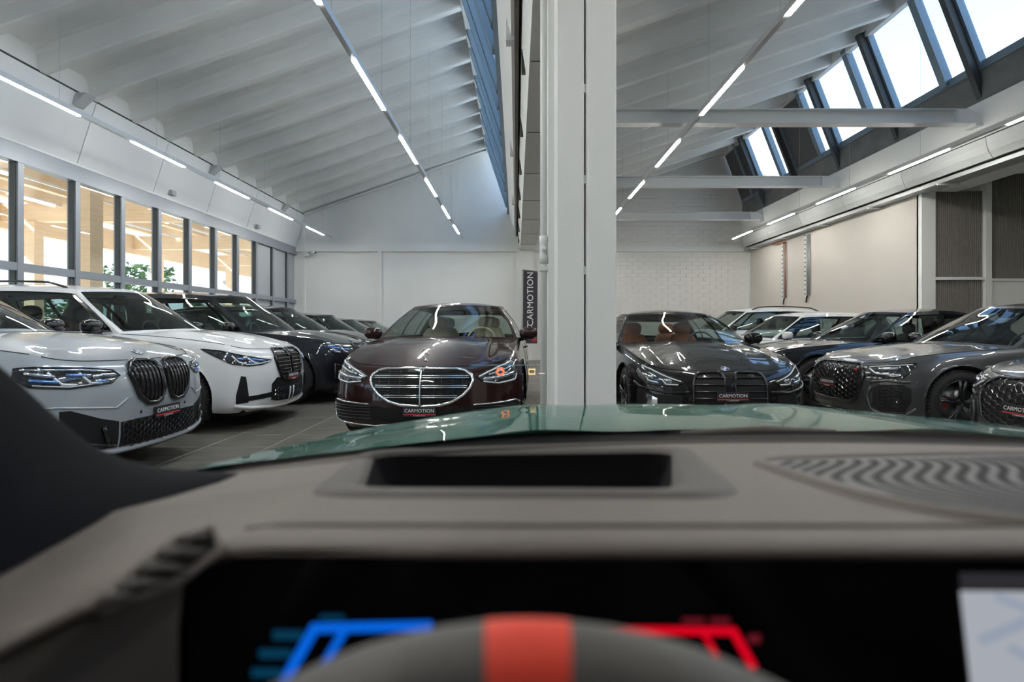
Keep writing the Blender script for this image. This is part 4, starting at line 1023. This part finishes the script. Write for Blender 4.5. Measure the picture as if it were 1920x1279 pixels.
for m in (1, -1):
    g = c.patch('radiator_grille', gh, gl, M_MBLACK, m, .006, ncol=18)
    c.line('grille_frame', gh + gl[::-1][1:], M_CHROME, m, .017, .010, g)
    for z, w in ((.652, .465), (.565, .44), (.475, .35)):
        for dz in (.0, .017): c.line('grille_bar', [(.0, z + dz), (w, z + dz)], M_CHROME, m, .0062, .020, g)
    for a in (.20, .31, .40): c.line('grille_rib', [(a, np.interp(a, [x for x, _ in gl], [y for _, y in gl]) + .01), (a, .718)], M_BAR, m, .004, .010, g)
    for k in range(15):
        z = .405 + k * .0215; w = np.interp(z, [.39, .435, .495, .565, .63, .67, .72], [.10, .28, .38, .44, .48, .48, .44]); c.line('grille_slat', [(0.14, z), (w, z)], M_BAR, m, .004, .009, g)
    c.patch('radar_panel', [(0, .728), (.135, .728)], [(0, .40), (.135, .405)], M_GBLACK, m, .011, g)
    lh = [(.54, .665), (.62, .705), (.78, .755), (.98, .805), (1.08, .81)]; ll = [(.54, .665), (.60, .615), (.72, .588), (.98, .61), (1.08, .68)]
    k = c.patch('side_intake', [(.40, .385), (.60, .40), (.96, .42), (1.04, .40)], [(.40, .27), (.60, .25), (.96, .235), (1.04, .27)], M_MBLACK, m, .006)
    c.line('intake_frame', [(.50, .405), (.96, .43), (1.05, .405), (1.07, .33), (1.03, .255), (.9, .225), (.45, .205), (.35, .215), (0, .215)], M_CHROME, m, .009, .012, k)
    for z in (.27, .30, .33, .36, .385): c.line('intake_slat', [(.48, z), (1.02, z)], M_BAR, m, .005, .010, k)
    c.patch('lower_intake', [(0, .36), (.42, .375)], [(0, .25), (.42, .25)], M_MBLACK, m, .006)
lamps(c, lh, ll, [('w', [(.56, .662), (.66, .706), (.80, .748), (1.04, .80)], .010), ('c', [(.60, .64), (.80, .66), (1.0, .69)], .020), ('c', [(.66, .68), (.98, .75)], .014), ('w', [(.60, .618), (.76, .602), (1.0, .627), (1.06, .68)], .007), ('b', [(.80, .71), (.98, .765)], .006)])
c.line('grille_post', [(0, .395), (0, .735)], M_CHROME, 1, .009, .024)
c.plate(.345, .030)
i = 3; p = c.hood[i, c.hood.shape[1] // 2]; st = empty('bonnet_star', tuple(p)); st.parent = c.root
R_ = .040
MB().tube([(0, R_ * math.cos(a), .075 + R_ * math.sin(a)) for a in np.linspace(0, 2 * PI, 24, endpoint=False)], .0035, 6, True).build('star_ring', M_CHROME, st, True)
for k in range(3):
    a = PI / 2 + k * 2 * PI / 3; MB().tube([(0, 0, .075), (0, R_ * math.cos(a), .075 + R_ * math.sin(a))], [.005, .0015], 5).build('star_arm', M_CHROME, st, True)
MB().lathe([(0, .018), (.006, .014), (.012, .005), (.04, .004)], 12, 'z').build('star_base', M_CHROME, st, True)
r8 = c

# 9  black coupe with orange seats
c = Car('car', 'glossy black coupe with orange leather seats right of the column', 'car', (2.13, 5.62), -PI / 2,
        saloon(4.80, 1.887, 1.40, R=.345, zt=[(0, .69), (.15, .715), (.4, .78), (.9, .86), (1.5, .915), (2.5, .945), (3.9, .97), (4.8, .93)], seat=M_TAN, card=M_TAN, caliper=M_LAMPB, mirror_m=M_GBLACK, ridges=[(.34, .035, .012), (.70, .06, .012)], roofS=(2.15, 2.35, 3.5, 3.75), sC=3.95, sR=4.3,
               roofE=[(2.0, 1.265), (2.4, 1.325), (2.9, 1.335), (3.3, 1.29), (3.8, 1.18)], roofC=[(2.0, 1.33), (2.4, 1.38), (2.9, 1.40), (3.3, 1.37), (3.8, 1.26)]), black)
kh = [(.055, .62), (.075, .665), (.10, .674), (.30, .670), (.335, .655), (.37, .58)]; kl = [(.055, .42), (.07, .36), (.12, .32), (.32, .32), (.365, .38), (.37, .58)]
kidneys(c, kh, kl, ('h', 5), M_GBLACK, .016, bar_r=.012, bar_m=M_SILVER if False else M_BAR)
lh = [(.46, .585), (.55, .617), (.80, .695), (.98, .745), (1.05, .745)]; ll = [(.46, .585), (.54, .545), (.78, .555), (.98, .62), (1.05, .68)]
lamps(c, lh, ll, [('w', [(.49, .59), (.62, .628), (.85, .702), (1.0, .735)], .007), ('w', [(.52, .558), (.64, .562), (.68, .605), (.72, .61)], .008), ('w', [(.72, .575), (.84, .595), (.88, .65), (.94, .66)], .008), ('c', [(.58, .59), (.66, .60)], .020), ('c', [(.78, .62), (.86, .64)], .020), ('b', [(.72, .597), (.78, .604)], .008)])
for m in (1, -1):
    c.patch('side_intake', [(.48, .45), (.80, .465), (.98, .51)], [(.48, .24), (.80, .24), (.98, .30)], M_MBLACK, m, .005)
    c.line('bumper_edge', [(.40, .49), (.62, .48), (.95, .53), (1.05, .57)], black, m, .014, .008)
    c.patch('corner_blade', [(.72, .42), (.86, .47)], [(.72, .26), (.80, .26), (.86, .44)], M_CHROME, m, .012)
    c.patch('lower_intake', [(0, .36), (.40, .36)], [(0, .20), (.40, .21)], M_MBLACK, m, .006)
c.plate(.448, .036); c.roundel(back=.06, r=.041); pdc(c, [(.33, .31)], M_BAR)
t = link('grille_badge', text_mesh('M4', .045, .002), c.root, tuple(c.pt(.21, .635, .03)), (PI / 2, 0, PI / 2)); t.data.materials.append(M_CHROME)

# right row, noses towards the camera axis
def rings(c, z, off=.022, r=.042):
    for k in range(4):
        p = c.pt((k - 1.5) * r * 1.38, z, off); MB().tube([(p[0], p[1] + r * math.cos(a), p[2] + r * math.sin(a)) for a in np.linspace(0, 2 * PI, 22, endpoint=False)], .0048, 5, True).build('emblem_ring', M_SILVER, c.root, True)
def audi(c, z=.76, mesh_m=M_BAR, low=.40):
    gh = [(0, z - .03), (.40, z - .035), (.47, z - .075), (.52, z - .16)]; gl = [(0, .31), (.36, .32), (.44, .36), (.52, z - .16)]
    for m in (1, -1):
        g = c.patch('honeycomb_grille', gh, gl, M_MBLACK, m, .006)
        c.line('grille_frame', gh + gl[::-1][1:], M_GBLACK, m, .016, .010, g)
        c.hexmesh('honeycomb', gh, gl, m, .043, mesh_m, .0055, .014, c.root, .72)
        k = c.patch('side_intake', [(.64, .49), (.70, .53), (.92, .54), (.99, .50)], [(.64, .30), (.72, .25), (.93, .26), (.99, .36)], M_MBLACK, m, .006)
        c.hexmesh('intake_mesh', [(.68, .51), (.96, .51)], [(.68, .29), (.96, .30)], m, .036, M_BAR, .004, .012, c.root, .6)
        c.line('intake_frame', [(.62, .50), (.58, .40), (.62, .26), (.72, .225), (.94, .23), (1.03, .30)], c.pm, m, .018, .010, k)
        c.line('intake_top', [(.60, .55), (.76, .575), (.98, .565)], c.pm, m, .014, .006, k)
        c.patch('lamp_blade', [(.55, .63), (.76, .625)], [(.55, .585), (.72, .575), (.76, .60)], M_GBLACK, m, .006)
    lamps(c, [(.50, z - .045), (.70, z - .03), (1.08, z + .005)], [(.50, z - .045), (.62, z - .13), (.76, z - .16), (.92, z - .155), (1.08, z + .005)],
          [('w', [(.56, z - .07), (.66, z - .12), (.90, z - .12)], .008), ('c', [(.68, z - .075), (.90, z - .05)], .020), ('w', [(.56, z - .055), (1.02, z - .012)], .006), ('c', [(.78, z - .14), (.90, z - .13)], .012)])
    rings(c, z - .10); c.line('splitter_lip', [(0, .20), (.5, .20), (.95, .24)], M_GBLACK, 1, .014, .01); c.line('splitter_lip', [(0, .20), (.5, .20), (.95, .24)], M_GBLACK, -1, .014, .01)
grey = paint('nardo_grey_metallic', (0.085, 0.088, 0.092), .45, .3)
c = Car('car', 'grey hatchback with black honeycomb grille behind the nearest car on the right', 'car', (3.72, 6.72), PI, hatch(4.39, 1.87, 1.44, R=.345, caliper=M_PRED, mirror_m=M_GBLACK), grey)
audi(c); c.plate(.49, .055)
t = link('grille_badge', text_mesh('RS3', .03, .002), c.root, tuple(c.pt(.40, .66, .026)), (PI / 2, 0, PI / 2)); t.data.materials.append(M_PRED)
dgrey = paint('dark_steel_paint', (0.045, 0.050, 0.055), .4, .3)
c = Car('car', 'dark grey hatchback cut by the right edge of the picture', 'car', (3.96, 4.42), PI, hatch(4.39, 1.87, 1.41, R=.345, mirror_m=M_GBLACK, zt=[(0, .72), (.15, .75), (.4, .81), (.9, .87), (1.5, .91), (2.5, .935), (3.5, .96), (4.39, .92)]), dgrey)
audi(c, .74); c.plate(.475, .055)
t = link('grille_badge', text_mesh('RS', .04, .002), c.root, tuple(c.pt(.36, .64, .026)), (PI / 2, 0, PI / 2)); t.data.materials.append(M_PRED)
bblue = paint('black_sapphire_paint', (0.007, 0.008, 0.012), .1, .25)
c = Car('car', 'black coupe-roofed saloon with blue wheels behind the grey hatchback', 'car', (3.45, 8.95), PI, saloon(4.78, 1.85, 1.44, R=.355, mirror_m=M_GBLACK, caliper=M_LAMPB), bblue)
kidneys(c, [(.04, .68), (.08, .735), (.30, .73), (.36, .66)], [(.04, .52), (.10, .46), (.28, .47), (.36, .66)], ('v', 6))
lamps(c, [(.46, .685), (.60, .715), (.85, .755), (1.10, .79)], [(.46, .685), (.56, .635), (.80, .65), (1.10, .79)], [('w', [(.54, .645), (.66, .655), (.70, .70)], .010), ('w', [(.74, .665), (.84, .68), (.90, .73)], .010), ('c', [(.60, .69), (.95, .745)], .014)])
for m in (1, -1): c.patch('lower_intake', [(0, .40), (.70, .40)], [(0, .24), (.66, .25)], M_MBLACK, m, .006)
c.plate(.45)
white2 = paint('white_paint_two', (0.74, 0.75, 0.75), 0, .3)
c = Car('car', 'white hatchback with white mirrors on the right in front of the roof-railed SUV', 'car', (3.25, 11.25), PI, hatch(4.45, 1.80, 1.46), white2); plain_front(c)
c = Car('car', 'white SUV with black roof rails farthest back on the right', 'car', (3.15, 13.7), PI, suv(4.6, 1.88, 1.64, rails=M_MBLACK, mirror_m=M_GBLACK), white2); plain_front(c, True, .84)

# ================================================================== THE CAR WE SIT IN
CX = 0.38
own = tag(empty('own_car', (CX, -0.2, 0)), 'green car seen from its driver seat, taupe dashboard and green bonnet in front', 'car')
O = np.array([CX, -0.2, 0.0])
def px(x, y, Y):
    """a point of the cabin given by where it sits at distance Y"""
    return np.array([(x - 968) / FPX * Y, Y, CAM_H - (y - 617) / FPX * Y])
def ob(name, mb, m, parent=None, smooth=True, label=None):
    q = np.array(mb.v) - (O if parent is None else 0)
    if parent is not None: q = np.array(mb.v) - O
    mb.v = [tuple(p) for p in q]
    return mb.build(name, m, parent or own, smooth, label=label)
M_GREEN = mat('green_metallic_paint', (0.003, 0.135, 0.092), 0.35, metal=0.15, coat=0.75, spec=0.05)
M_TAUPE = mat('taupe_leather', (0.140, 0.115, 0.099), 0.55, noise=0.05, nscale=40, bump=0.15, bscale=900)
M_TAUPE2 = mat('grey_soft_plastic', (0.088, 0.076, 0.070), 0.6, noise=0.05, nscale=40)
M_PILLAR = mat('dark_pillar_fabric', (0.011, 0.0118, 0.0145), 0.8, spec=0.08, noise=0.1, nscale=60)
M_DISP = mat('display_glass', (0.003, 0.003, 0.004), 0.12, spec=0.35)
M_WELL = mat('head_up_well', (0.005, 0.005, 0.006), 0.7, spec=0.05)
M_GRILLE = mat('speaker_grille', (0.16, 0.150, 0.145), 0.5, noise=0.04, nscale=60)
M_HOLE = mat('speaker_holes', (0.012, 0.011, 0.010), 0.8)
M_RIMW = mat('steering_leather', (0.098, 0.090, 0.084), 0.55, noise=0.05, nscale=80)
M_MARK = mat('red_marker', (0.80, 0.065, 0.035), 0.5)
M_SBLUE = mat('screen_blue', (0, 0, 0), 0.5, emit=(0.0, 0.105, 0.62), estr=0.5)
M_SRED = mat('screen_red', (0, 0, 0), 0.5, emit=(0.62, 0.0, 0.012), estr=0.5)
M_STEAL = mat('screen_teal', (0, 0, 0), 0.5, emit=(0.0, 0.030, 0.065), estr=0.5)
M_SPINK = mat('screen_pink', (0, 0, 0), 0.5, emit=(0.10, 0.006, 0.012), estr=0.5)
M_MAP = mat('map_screen', (0, 0, 0), 0.5, emit=(0.33, 0.345, 0.385), estr=0.5)
M_MAPR = mat('map_roads', (0, 0, 0), 0.5, emit=(0.25, 0.29, 0.36), estr=0.5)
M_MAPB = mat('map_bar', (0, 0, 0), 0.5, emit=(0.02, 0.02, 0.024), estr=0.5)
M_HUDY = mat('projected_yellow', (0, 0, 0), 0.5, emit=(0.90, 0.68, 0.32), estr=0.5)
M_HUDR = mat('projected_red', (0, 0, 0), 0.5, emit=(0.95, 0.20, 0.08), estr=0.5)
M_HUDW = mat('projected_white', (0, 0, 0), 0.5, emit=(0.75, 0.62, 0.62), estr=0.5)
M_SCREEN = glass('own_windscreen', (0.96, 0.98, 0.98), 0.25, 1.22)

# bonnet: crown along the length, shoulders dropping to the wings
HW = 0.84
zh = Fn([(.6, .955), (.95, .943), (1.3, .929), (1.6, .909), (1.85, .868), (2.05, .80), (2.16, .70), (2.2, .56)])
def ycowl(x): return 1.02 - .20 * abs((x - CX) / HW)**2.4
HD = Fn([(0, 0), (.25, .001), (.45, .008), (.63, .021), (.76, .037), (.9, .053), (1.0, .066)])
def hdrop(au, y): return float(HD(au)) * min(1.0, max(.45, .45 + .55 * (y - .85) / .5))
us = np.concatenate([np.linspace(-1, -.8, 16), np.linspace(-.8, .8, 50)[1:-1], np.linspace(.8, 1, 16)])
G = []
for t in np.linspace(0, 1, 60):
    row = []
    for u in us:
        x = CX + HW * u; yc = ycowl(x); ym = 2.2 - .20 * abs(u)**3
        y = yc + (ym - yc) * t
        yy = y + .20 * abs(u)**3 * min(1, max(0, (y - 1.2)))
        au = abs(u)
        z = float(zh(yy)) - hdrop(au, y) * (1.0 if u < 0 else .6)
        z += .006 * math.exp(-((au - .42) / .09)**2) * min(1, (1 - t) * 4) - .003 * math.exp(-((au - .22) / .08)**2) * min(1, (1 - t) * 4)
        row.append((x, y, z))
    G.append(row)
ob('bonnet', MB().grid(G), M_GREEN)
# wings falling away from the bonnet edge
for sg in (-1, 1):
    Wg = []
    e = [r[0] if sg < 0 else r[-1] for r in G]
    for k, (dx, dz) in enumerate(((0, 0), (.018, -.012), (.035, -.035), (.05, -.08), (.06, -.2), (.06, -.45))):
        Wg.append([(p[0] + sg * dx, p[1], p[2] + dz) for p in e])
    ob('wing', MB().grid(Wg), M_GREEN)
# black cowl under the screen
G = []
for u in np.linspace(-1, 1, 50):
    x = CX + (HW + .02) * u; yc = ycowl(x); zc_ = float(zh(yc)) - hdrop(min(1, abs(u)), yc) * (1.0 if u < 0 else .6)
    G.append([(x, yc + .02, zc_ - .004), (x, yc - .02, zc_ - .010), (x, yc - .14, zc_ - .016), (x, yc - .20, zc_ - .05)])
ob('cowl', MB().grid(G), M_MBLACK)
# wiper resting at the base of the screen
ob('wiper_arm', MB().tube([(.27, .93, .950), (.40, .92, .958), (.52, .93, .953)], [.006, .012, .006], 6, flat=.5), M_TAUPE2)

# dashboard skin, with the opening for the head-up projector
def ydash(x): return .885 - .26 * abs((x - CX) / .74)**2.2
LIP = Fn([(-.42, .16), (-.32, .205), (-.25, .247), (-.205, .282), (-.17, .300), (0, .302), (.3, .303), (.6, .32), (1.2, .40)])
def zdash(x, y):
    t = (y - .30) / .58
    z = 1.008 - .061 * min(1, max(0, t))**.9
    z -= .45 * max(0, (-.15 - x))**1.2 * max(0, 1 - (y - float(LIP(x))) / .22) + .10 * max(0, (-.15 - x))**1.2
    return z
hud_in = [(-.128, .475), (.128, .468), (.205, .750), (-.178, .715)]      # opening in plan
hud_out = [(-.165, .428), (.178, .424), (.240, .790), (-.205, .745)]
hud_mid = [tuple((np.array(a) * .6 + np.array(b) * .4)) for a, b in zip(hud_in, hud_out)]
def inside(p, poly):
    c = True
    for i in range(4):
        (x0, y0), (x1, y1) = poly[i], poly[(i + 1) % 4]
        if (x1 - x0) * (p[1] - y0) - (y1 - y0) * (p[0] - x0) < 0: c = False
    return c
nx, ny = 130, 46
xs = np.linspace(-.40, 1.15, nx); D_ = []
for x in xs:
    y0, y1 = float(LIP(x)), ydash(x) if x > -.33 else ydash(-.33) - .12 * (-.33 - x)
    y1 = max(y1, y0 + .03)
    row = []
    for j in range(ny + 1):
        y = y0 + .008 + (y1 - y0 - .008) * j / ny; row.append((x, y, zdash(x, y)))
    zz = zdash(x, y0)
    lip = [(x, y0 + .006, zz - .0105), (x, y0 - .002, zz - .0095), (x, y0 - .005, zz - .006), (x, y0 - .002, zz - .0022)]
    D_.append(lip + row)
mb = MB(); M2 = ny + 5; mb.v = [p for r in D_ for p in r]
for i in range(nx - 1):
    for j in range(M2 - 1):
        c_ = [(D_[i + a][j + b][0], D_[i + a][j + b][1]) for a, b in ((0, 0), (1, 0), (1, 1), (0, 1))]
        if any(inside(p, hud_mid) for p in c_): continue
        mb.f.append((i * M2 + j, (i + 1) * M2 + j, (i + 1) * M2 + j + 1, i * M2 + j + 1))
dash = ob('dashboard', mb, M_TAUPE)
# stitched seam line along the dashboard front
ob('trim_seam', MB().tube([(x, float(LIP(x)) + .035, zdash(x, float(LIP(x)) + .035) + .0005) for x in np.linspace(-.16, 1.1, 60)], .0016, 5), M_TAUPE2, dash)
# head-up display: raised bezel and dark well
def ringpts(poly, dz, n=9, r=.25):
    P = []
    for i in range(4):
        a, b, c_ = [np.array(poly[(i + k) % 4]) for k in (-1, 0, 1)]
        p0, p1 = b + (a - b) * r * .5, b + (c_ - b) * r * .5
        for t in np.linspace(0, 1, n):
            q = (1 - t)**2 * p0 + 2 * t * (1 - t) * b + t * t * p1; P.append((q[0], q[1], zdash(q[0], q[1]) + dz))
    return P
def lerp(a, b, t): return [tuple(np.array(p) * (1 - t) + np.array(q) * t) for p, q in zip(a, b)]
r_out, r_in = ringpts(hud_out, -.004), ringpts(hud_in, .0)
bez = [r_out, [(p[0], p[1], p[2] + .006) for p in lerp(r_out, r_in, .12)], [(p[0], p[1], p[2] + .007) for p in lerp(r_out, r_in, .35)], [(p[0], p[1], p[2] + .003) for p in lerp(r_out, r_in, .8)], [(p[0], p[1], p[2] - .002) for p in r_in], [(p[0], p[1], p[2] - .03) for p in lerp(r_in, ringpts(hud_in, 0, r=.3), .5)]]
hb = ob('hud_bezel', MB().grid(bez, close=True), M_TAUPE2)
well = [[(p[0], p[1], p[2] - .003) for p in r_in], [(p[0] + (.02 - p[0]) * .20, p[1] + (.60 - p[1]) * .10, p[2] - .07) for p in r_in], [(.02 + (p[0] - .02) * .02, .6, .90) for p in r_in]]
ob('hud_well', MB().grid(well, close=True), M_WELL)
# speaker grille
sp_ = [(.262, .612), (.285, .640), (.70, .700), (.85, .66), (.62, .46), (.335, .330), (.275, .385)]
def sp_in(x, y, sh=0.0):
    n = len(sp_); cx, cy = .50, .53
    q = [(cx + (a - cx) * (1 - sh), cy + (b - cy) * (1 - sh)) for a, b in sp_]; c = False
    for i in range(n):
        (x0, y0), (x1, y1) = q[i], q[(i + 1) % n]
        if (y0 > y) != (y1 > y) and x < (x1 - x0) * (y - y0) / (y1 - y0) + x0: c = not c
    return c
SPC = crom(sp_ + [sp_[0]], 8)[:-1]
cen = np.array([.50, .53])
def sring(k, dz): return [((cen + (p - cen) * k)[0], (cen + (p - cen) * k)[1], zdash(*(cen + (p - cen) * k)) + dz) for p in SPC]
sg_ = ob('speaker_grille', MB().grid([sring(f, .0015) for f in (.985, .7, .4, .15, .01)], close=True), M_GRILLE)
ob('speaker_surround', MB().grid([sring(1.03, -.001), sring(1.02, .005), sring(1.0, .006), sring(.98, .001)], close=True), M_TAUPE, sg_)
holes = MB(); st_ = .0040
for i in range(130):
    for j in range(100):
        x, y = .255 + i * st_ + (st_ / 2 if j % 2 else 0), .325 + j * st_
        if not sp_in(x, y, .06): continue
        ph = (x * 1.0 + .055 * math.sin((y - .42) * 14 + x * 3.0)) / .0165
        w = .5 + .5 * math.sin(2 * PI * ph); rr = .0006 + .00155 * w**1.2
        z = zdash(x, y) + .0022
        holes.add([(x + rr * math.cos(a), y + rr * math.sin(a), z) for a in np.arange(6) * PI / 3], [(0, 1, 2, 3, 4, 5)])
stuff(ob('speaker_holes', holes, M_HOLE, sg_, False))
# left face of the dashboard under the vent
F = []
for x in np.linspace(-.175, -.42, 24):
    y = float(LIP(x)); z0 = zdash(x, y) - .008
    F.append([(x, y + .002, z0), (x, y - .004, z0 - .03), (x, y - .004, z0 - .08), (x, y + .002, z0 - .2), (x, y + .02, z0 - .4)])
ob('dash_side_panel', MB().grid(F), M_TAUPE2)
# corner air vent with slats
vt = empty('air_vent', tuple(px(290, 1065, .30) - O)); vt.parent = own
VC = px(290, 1065, .30)
def vp(x, y, Y): return tuple(px(x, y, Y) - VC)
V0 = [(398, 990, .306), (415, 1030, .296), (335, 1092, .282), (200, 1146, .256), (160, 1142, .252), (240, 1080, .268), (330, 1012, .290)]
MB().add([vp(*p) for p in V0] + [vp(290, 1065, .284)], [(i, (i + 1) % 7, 7) for i in range(7)]).build('vent_opening', M_HOLE, vt)
MB().tube([vp(x, y, Y - .002) for x, y, Y in V0], .0022, 6, True).build('vent_frame', M_TAUPE, vt, True)
for a, b in (((392, 1004, .297), (345, 1012, .288)), ((385, 1036, .289), (305, 1036, .279)), ((352, 1068, .282), (268, 1064, .271)), ((310, 1094, .273), (225, 1098, .262)), ((255, 1120, .263), (190, 1122, .253))):
    MB().tube([vp(*a), vp((a[0] + b[0]) / 2, (a[1] + b[1]) / 2 - 3, (a[2] + b[2]) / 2 - .003), vp(*b)], [.0012, .0022, .0035], 6).build('vent_slat', M_TAUPE2, vt, True)
# display panel with its graphics
YS = .300
def ps(x, y, d=0.0): return px(x, y, YS - d)
P = [ps(335, 1030), ps(318, 1290), ps(300, 1700), ps(3600, 1700), ps(3700, 1030)]
dp = ob('display', MB().prism([(p[0], p[2]) for p in P], YS, YS + .008, 1), M_DISP, None, False)
def stroke(name, pts, w, m, d=.0008):
    v, f = [], []
    for k, (a, b) in enumerate(zip(pts[:-1], pts[1:])):
        a, b = np.array(a, float), np.array(b, float); t = (b - a) / np.linalg.norm(b - a); n = np.array([-t[1], t[0]]) * w / 2
        e = t * w * .3
        o = len(v); v += [ps(*(a - e + n), d + .00005 * k), ps(*(b + e + n), d + .00005 * k), ps(*(b + e - n), d + .00005 * k), ps(*(a - e - n), d + .00005 * k)]; f.append((o, o + 1, o + 2, o + 3))
    return ob(name, MB().add(v, f), m, dp, False)
stroke('gauge_bracket', [(520, 1300), (590, 1178), (805, 1174)], 19, M_SBLUE)
stroke('gauge_bracket', [(590, 1275), (645, 1184)], 15, M_SBLUE, .0006)
stroke('gauge_bracket', [(1130, 1182), (1375, 1184), (1412, 1250)], 15, M_SRED)
stroke('gauge_bracket', [(1318, 1186), (1345, 1230)], 10, M_SRED, .0006)
for (x, y, w, h) in ((540, 1191, 46, 18), (516, 1226, 50, 18), (500, 1262, 46, 18), (622, 1158, 40, 10)):
    stroke('gauge_mark', [(x - w / 2, y), (x + w / 2, y)], h, M_STEAL)
for (x, y, w, h) in ((1300, 1164, 36, 10), (1350, 1164, 30, 10), (1414, 1198, 14, 16)): stroke('gauge_mark', [(x - w / 2, y), (x + w / 2, y)], h, M_SPINK)
def quad(name, pts, m, d): return ob(name, MB().add([ps(x, y, d) for x, y in pts], [tuple(range(len(pts)))]), m, dp, False)
quad('map_screen', [(1800, 1108), (1835, 1420), (3100, 1420), (3100, 1120)], M_MAP, .0008)
quad('map_bar', [(1798, 1074), (1802, 1104), (3100, 1116), (3100, 1086)], M_MAPB, .0008)
stroke('map_road', [(1842, 1200), (1925, 1165)], 22, M_MAPR, .0012); stroke('map_road', [(1870, 1120), (1990, 1165)], 16, M_MAPR, .0012); stroke('map_road', [(1895, 1215), (1990, 1270)], 16, M_MAPR, .0012)
# steering wheel with the red top marker
SWC = np.array([0.004, .113, .8354]); R0, r0, TL = .186, .0165, math.radians(28)
def swp(a, rr=0.0, b=0.0):
    """a: angle from the top, tube angle b"""
    d = np.array([math.sin(a), math.sin(TL) * math.cos(a), math.cos(TL) * math.cos(a)]); n = np.array([0, -math.cos(TL), math.sin(TL)])
    return SWC + d * (R0 + rr * math.cos(b)) + n * rr * math.sin(b)
def swtube(a0, a1, n, r, closed=False): return [[swp(a, r * (1.0 if True else 0), b) for b in np.linspace(0, 2 * PI, 16, endpoint=False)] for a in np.linspace(a0, a1, n)]
sw = ob('steering_wheel', MB().grid(swtube(.075, 2 * PI - .075, 90, r0), close=True), M_RIMW)
ob('top_marker', MB().grid(swtube(-.075, .075, 10, r0 * 1.015), close=True), M_MARK, sw)
hubc = SWC + np.array([0, .03, -.01])
ob('wheel_hub', MB().sphere(tuple(hubc), (.085, .04, .07), 18, 10, .8), M_INT, sw)
for a in (PI / 2, -PI / 2, PI):
    p = swp(a); ob('wheel_spoke', MB().tube([tuple(hubc), tuple((hubc + p) / 2), tuple(p)], [.03, .022, .016], 8, flat=.5), M_INT, sw)
# pillar trims
up = [(-420, 380, .36), (-200, 520, .39), (0, 690, .43), (60, 746, .445), (120, 799, .46), (170, 834, .48), (230, 861, .51), (300, 877, .54), (400, 886, .595), (446, 888, .62)]
lo = [(-520, 1500, .26), (-260, 1350, .29), (-60, 1215, .325), (0, 1176, .335), (90, 1115, .365), (170, 1060, .395), (260, 1000, .44), (340, 948, .49), (410, 905, .56), (446, 889, .618)]
PG = []
for a, b in zip(up, lo):
    A, B_ = px(*a), px(*b); row = [A + np.array([-.03, .05, -.015]), A]
    for t in (.12, .3, .5, .7, .88, 1.0): row.append(A * (1 - t) + B_ * t + np.array([.010, -.028, .012]) * math.sin(PI * t) * min(1, np.linalg.norm(A - B_) * 6))
    row.append(B_ + np.array([0, .05, -.03])); PG.append(row)
PG = np.array(PG)
ob('pillar_trim', MB().grid(PG), M_PILLAR)
MR = PG.copy(); MR[..., 0] = 2 * CX - MR[..., 0]; ob('pillar_trim', MB().grid(MR), M_PILLAR)
# roof lining, header and screen glass
ed_ = [px(*p) for p in up[::-1]] + [np.array([-.47, .20, 1.285]), np.array([-.50, .02, 1.365])]
Gs = []
for k, e in enumerate(ed_):
    f = k / (len(ed_) - 1); bl = (.235 - .235 * f**.8)
    Gs.append([(CX + (e[0] - CX) * -u, e[1] + bl * (1 - u * u), e[2] + (.02 * f - .012 * (1 - f)) * (1 - u * u)) for u in np.linspace(-1, 1, 25)])
ob('windscreen', MB().grid(Gs), M_SCREEN)
rfb = [[(x, y - .05 * ((x - CX) / .62)**2, 1.392 + .02 * math.sin((.02 - y) * 1.6) - .04 * ((x - CX) / .62)**2) for x in np.linspace(CX - .62, CX + .62, 14)] for y in np.linspace(.03, -1.6, 12)]
ob('roof', MB().grid(rfb), M_PILLAR)
ob('roof_skin', MB().grid([[(p[0] , p[1], p[2] + .03) for p in r] for r in rfb]), M_GREEN)
for sg in (-1, 1):
    a = [Gs[k][-1 if sg < 0 else 0] for k in range(len(Gs))][-4:]
    ob('pillar', MB().tube([(p[0] + sg * .045, p[1] - .03, p[2] - .01) for p in a], .035, 8), M_PILLAR)
    # door below the side window and the seat backs behind the viewer
    x = CX + sg * .80; ob('door', MB().box((x - .04, -1.3, .25), (x + .04, .45, .93)), M_TAUPE2, None, False)
    xs_ = CX + sg * .38; ob('seat_back', MB().sphere((xs_, -.62, .78), (.24, .09, .34), 16, 12, .7), M_TAUPE2)
ob('cabin_floor', MB().box((CX - .76, -1.6, .2), (CX + .76, .9, .26)), M_INT, None, False)
# projected head-up symbols, at the distance where the projector shows them
YH = 2.3
def hud(name, x0, y0, x1, y1, m, t=None, parent=None):
    a, b = px(x0, y0, YH), px(x1, y1, YH)
    if t is None: return ob(name, MB().box((min(a[0], b[0]), YH, min(a[2], b[2])), (max(a[0], b[0]), YH + .001, max(a[2], b[2]))), m, parent, False)
d0 = ob('projected_digit', MB().tube([tuple(px(x, y, YH)) for x, y in ((991.5, 692.5), (1003, 692.5), (1003, 701.5), (991.5, 701.5))], .0036, 4, True), M_HUDY, None, False)
hud('projected_unit', 1010, 699.5, 1021, 701, M_HUDW)
hud('projected_line', 882, 684.2, 1012, 684.9, mat('projected_blue', (0, 0, 0), .5, emit=(.12, .30, .38), estr=0.5))
ob('projected_sign', MB().tube([tuple(px(938 + 6.2 * math.cos(a), 697 + 6.2 * math.sin(a), YH)) for a in np.linspace(0, 2 * PI, 20, endpoint=False)], .0045, 5, True), M_HUDR, None, False)
